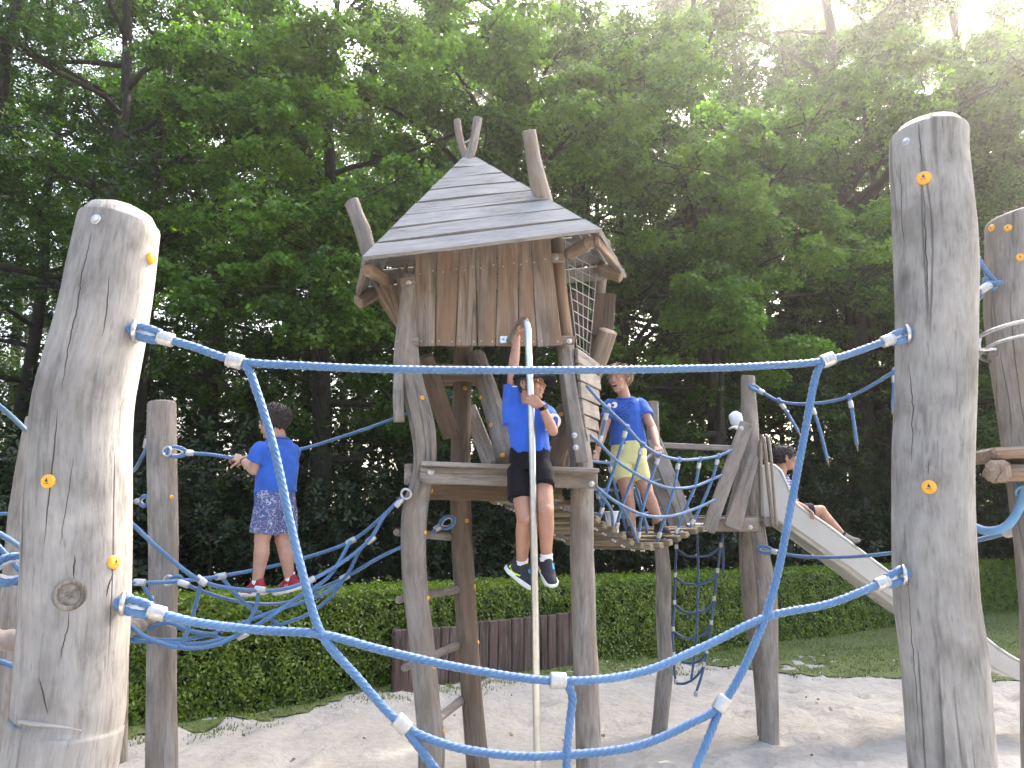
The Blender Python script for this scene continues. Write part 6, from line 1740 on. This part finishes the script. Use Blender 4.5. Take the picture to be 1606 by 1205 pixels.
loft(mb, [(T(431, 800), .105, .08), (T(432, 775), .108, .08), (T(434, 745), .11, .078), (T(436, 718), .115, .076), (T(437, 698), .08, .052)], Sb)
hL, kL, aL = T(432, 800, 0, .06), P(411, 848, 4.66), P(403, 915, 4.68)
hR, kR, aR = T(432, 800, 0, -.06), P(443, 847, 4.76), P(455, 910, 4.78)
leg(mb, hL, kL, aL, 1.0, back=tuple(-Fb)); leg(mb, hR, kR, aR, 1.0, back=tuple(-Fb))
capsule(mb, aL, aL + V((-.05, .02, -.045)), .028, .025); capsule(mb, aR, aR + V((-.05, .02, -.045)), .028, .025)
hand(mb, wrL, P(368, 717, 4.735) - wrL, (-.1, .7, -.5), curl=(.45, 1.0, .9), thumb_side=1, scale=.84)
hand(mb, wrR, P(380, 717, 4.80) - wrR, (-.1, -.7, -.5), curl=(.45, 1.0, .9), thumb_side=-1, scale=.84)
melt(mb, 'body', SKIN_FAIR, b3, voxel=.0036, smooth=3)
face_parts(c, F, S, U, k3, b3, HAIR_BROWN)
hair(c, F, S, U, k3, HAIR_BROWN, b3, 12, n=900, length=.030, up=.02, fringe=.046, wild=.16, side_low=-.012, back_low=-.08)
mb = MB()
loft(mb, [(T(433, 773), .128, .105), (T(433, 762), .127, .104), (T(434, 740), .126, .100), (T(435, 720), .130, .094), (T(436, 706), .125, .078), (T(437, 690), .078, .056)], Sb)
sleeve(mb, shL, elL, .62, .057, .060); sleeve(mb, shR, elR, .6, .057, .060)
shirt3 = melt(mb, 'shirt', BLUE_T2, b3, voxel=.006, smooth=4, wrinkle=.010, wscale=9, stretch=(.7, .7, 1.3), seed=31)
mb = MB(); ring(mb, V(nb) + V((0, 0, .012)), V((-.1, .1, 1)), .056, .007, nu=24); mb.build('collar', BLUE_T2, shirt3)
mb = MB()
loft(mb, [(T(432, 768), .120, .098), (T(432, 785), .126, .105), (T(431, 806), .125, .104)], Sb)
loft(mb, [(T(431, 798, 0, .055), .072, .095), (V(hL).lerp(kL, .4), .074, .090), (V(hL).lerp(kL, .80), .077, .086)], Sb)
loft(mb, [(T(431, 798, 0, -.055), .072, .095), (V(hR).lerp(kR, .4), .074, .090), (V(hR).lerp(kR, .78), .076, .086)], Sb)
melt(mb, 'shorts', DOODLE, b3, voxel=.006, smooth=4, wrinkle=.009, wscale=10, seed=15)
shoe(aL, (-.88, .42, -.10), (-.08, 0, 1), .20, REDS, b3, logo=(simple('pale_logo', (.5, .25, .27), .6), 'letter'), sock=(WHITE, V(aL) + V((.004, 0, .045)), 1.0))
shoe(aR, (-.86, .30, -.22), (-.2, 0, 1), .20, REDS, b3, logo=(simple('pale_logo', (.5, .25, .27), .6), 'letter'), sock=(WHITE, V(aR) + V((-.004, 0, .045)), 1.0))
wd_ = (V(wrL) - V(elL)).normalized(); band(V(wrL) - wd_ * .014, wd_, .0235, .006, simple('purple_band', (.06, .02, .05), .5), 'wristband', b3)

# ---------------------------------------------------------------- the boy on the slide
b4 = empty('person', (P(1250, 810, 6.6).x, 6.6, P(1250, 820, 6.6).z), 'dark haired boy sitting in the steel slide with his knees bent', 'person')
F, U = V((1, -.12, -.06)).normalized(), V((.05, 0, 1)); U = (U - F * U.dot(F)).normalized(); S = F.cross(U)
mb = MB(); k4 = 1.0
Hc = P(1232, 717, 6.6); c, ax = head(mb, Hc, F, U, k4)
nb = P(1224, 746, 6.6); capsule(mb, nb, V(Hc) - U * .05 - F * .02, .045, .043)
sh1, sh2_ = P(1226, 756, 6.5), P(1222, 756, 6.72)
el1, wr1 = P(1246, 790, 6.43), P(1264, 797, 6.37)
el2, wr2 = P(1238, 790, 6.76), P(1262, 796, 6.78)
arm(mb, sh1, el1, wr1, .95); arm(mb, sh2_, el2, wr2, .95); capsule(mb, sh1, sh2_, .04, .04)
loft(mb, [(P(1238, 808, 6.6), .10, .08), (P(1232, 785, 6.6), .10, .075), (P(1226, 765, 6.6), .11, .075), (P(1224, 750, 6.6), .08, .05)], (0, 1, 0))
for (hy, ky, ay) in ((6.54, 6.53, 6.53), (6.67, 6.70, 6.69)):
    h_, kn, an = P(1244, 806, hy), P(1287, 801, ky), P(1322, 840, ay); leg(mb, h_, kn, an, .98, back=(-.5, 0, -.6)); capsule(mb, an, an + V((.05, 0, -.03)), .028, .025)
    shoe(an, (.93, 0, .05), (-.1, 0, 1), .20, GREYSHOE, b4, sole=GREYSHOE, sock=(NAVY, an + V((-.01, 0, .02)), 1.0))
hand(mb, wr1, P(1272, 803, 6.355) - wr1, (0, -.1, -1), curl=(.5, .9, .8), thumb_side=1, scale=.85); hand(mb, wr2, P(1270, 804, 6.79) - wr2, (0, 0, -1), curl=(.5, .9, .8), thumb_side=-1, scale=.85)
melt(mb, 'body', SKIN, b4, voxel=.004, smooth=3)
face_parts(c, F, S, U, k4, b4, HAIR_BLACK)
hair(c, F, S, U, k4, HAIR_BLACK, b4, 17, n=700, length=.024, up=-.05, fringe=.030, wild=.15, side_low=.0, back_low=-.07)
mb = MB()
loft(mb, [(P(1239, 806, 6.6), .118, .095), (P(1233, 787, 6.6), .118, .095), (P(1227, 766, 6.6), .125, .09), (P(1224, 754, 6.6), .115, .075), (P(1224, 745, 6.6), .075, .055)], (0, 1, 0))
for (s_, e_) in ((sh1, el1), (sh2_, el2)): sleeve(mb, s_, e_, .55, .056, .057)
melt(mb, 'shirt', PLAID, b4, voxel=.006, smooth=4, wrinkle=.005, wscale=12, seed=41)
mb = MB(); ring(mb, V(nb) + V((0, 0, .0)), V((.2, 0, 1)), .054, .011, nu=24); mb.build('collar', NAVY, b4)
mb = MB()
loft(mb, [(P(1236, 800, 6.6), .115, .09), (P(1244, 806, 6.6), .12, .09)], (0, 1, 0))
for hy in (6.54, 6.68): loft(mb, [(P(1242, 805, hy), .07, .08), (P(1262, 803, hy), .068, .072), (P(1275, 802, hy), .066, .066)], (0, 1, 0))
melt(mb, 'shorts', NAVY, b4, voxel=.006, smooth=4, wrinkle=.005, wscale=12, seed=44)

# ================================================================ AIR
bx0, bx1, by0, by1, bz0, bz1 = -60, 60, -3, 45, -1.6, 26
hz_ = MB()
hz_.add([(x, y, z) for z in (bz0, bz1) for y in (by0, by1) for x in (bx0, bx1)], [(0, 2, 3, 1), (4, 5, 7, 6), (0, 1, 5, 4), (2, 6, 7, 3), (0, 4, 6, 2), (1, 3, 7, 5)], smooth=False)
hm = bpy.data.materials.new('veil_air'); hm.use_nodes = True
hnt = hm.node_tree; hnt.nodes.remove(hnt.nodes['Principled BSDF'])
pv = hnt.nodes.new('ShaderNodeVolumePrincipled'); pv.inputs['Color'].default_value = (.95, .95, .93, 1); pv.inputs['Density'].default_value = .0021; pv.inputs['Anisotropy'].default_value = .85  # volume added to stand in for the lens veil towards the sun
hnt.links.new(pv.outputs[0], hnt.nodes['Material Output'].inputs['Volume'])
tag(hz_.build('haze', hm), 'thin sunlit summer haze', 'haze', kind='stuff')
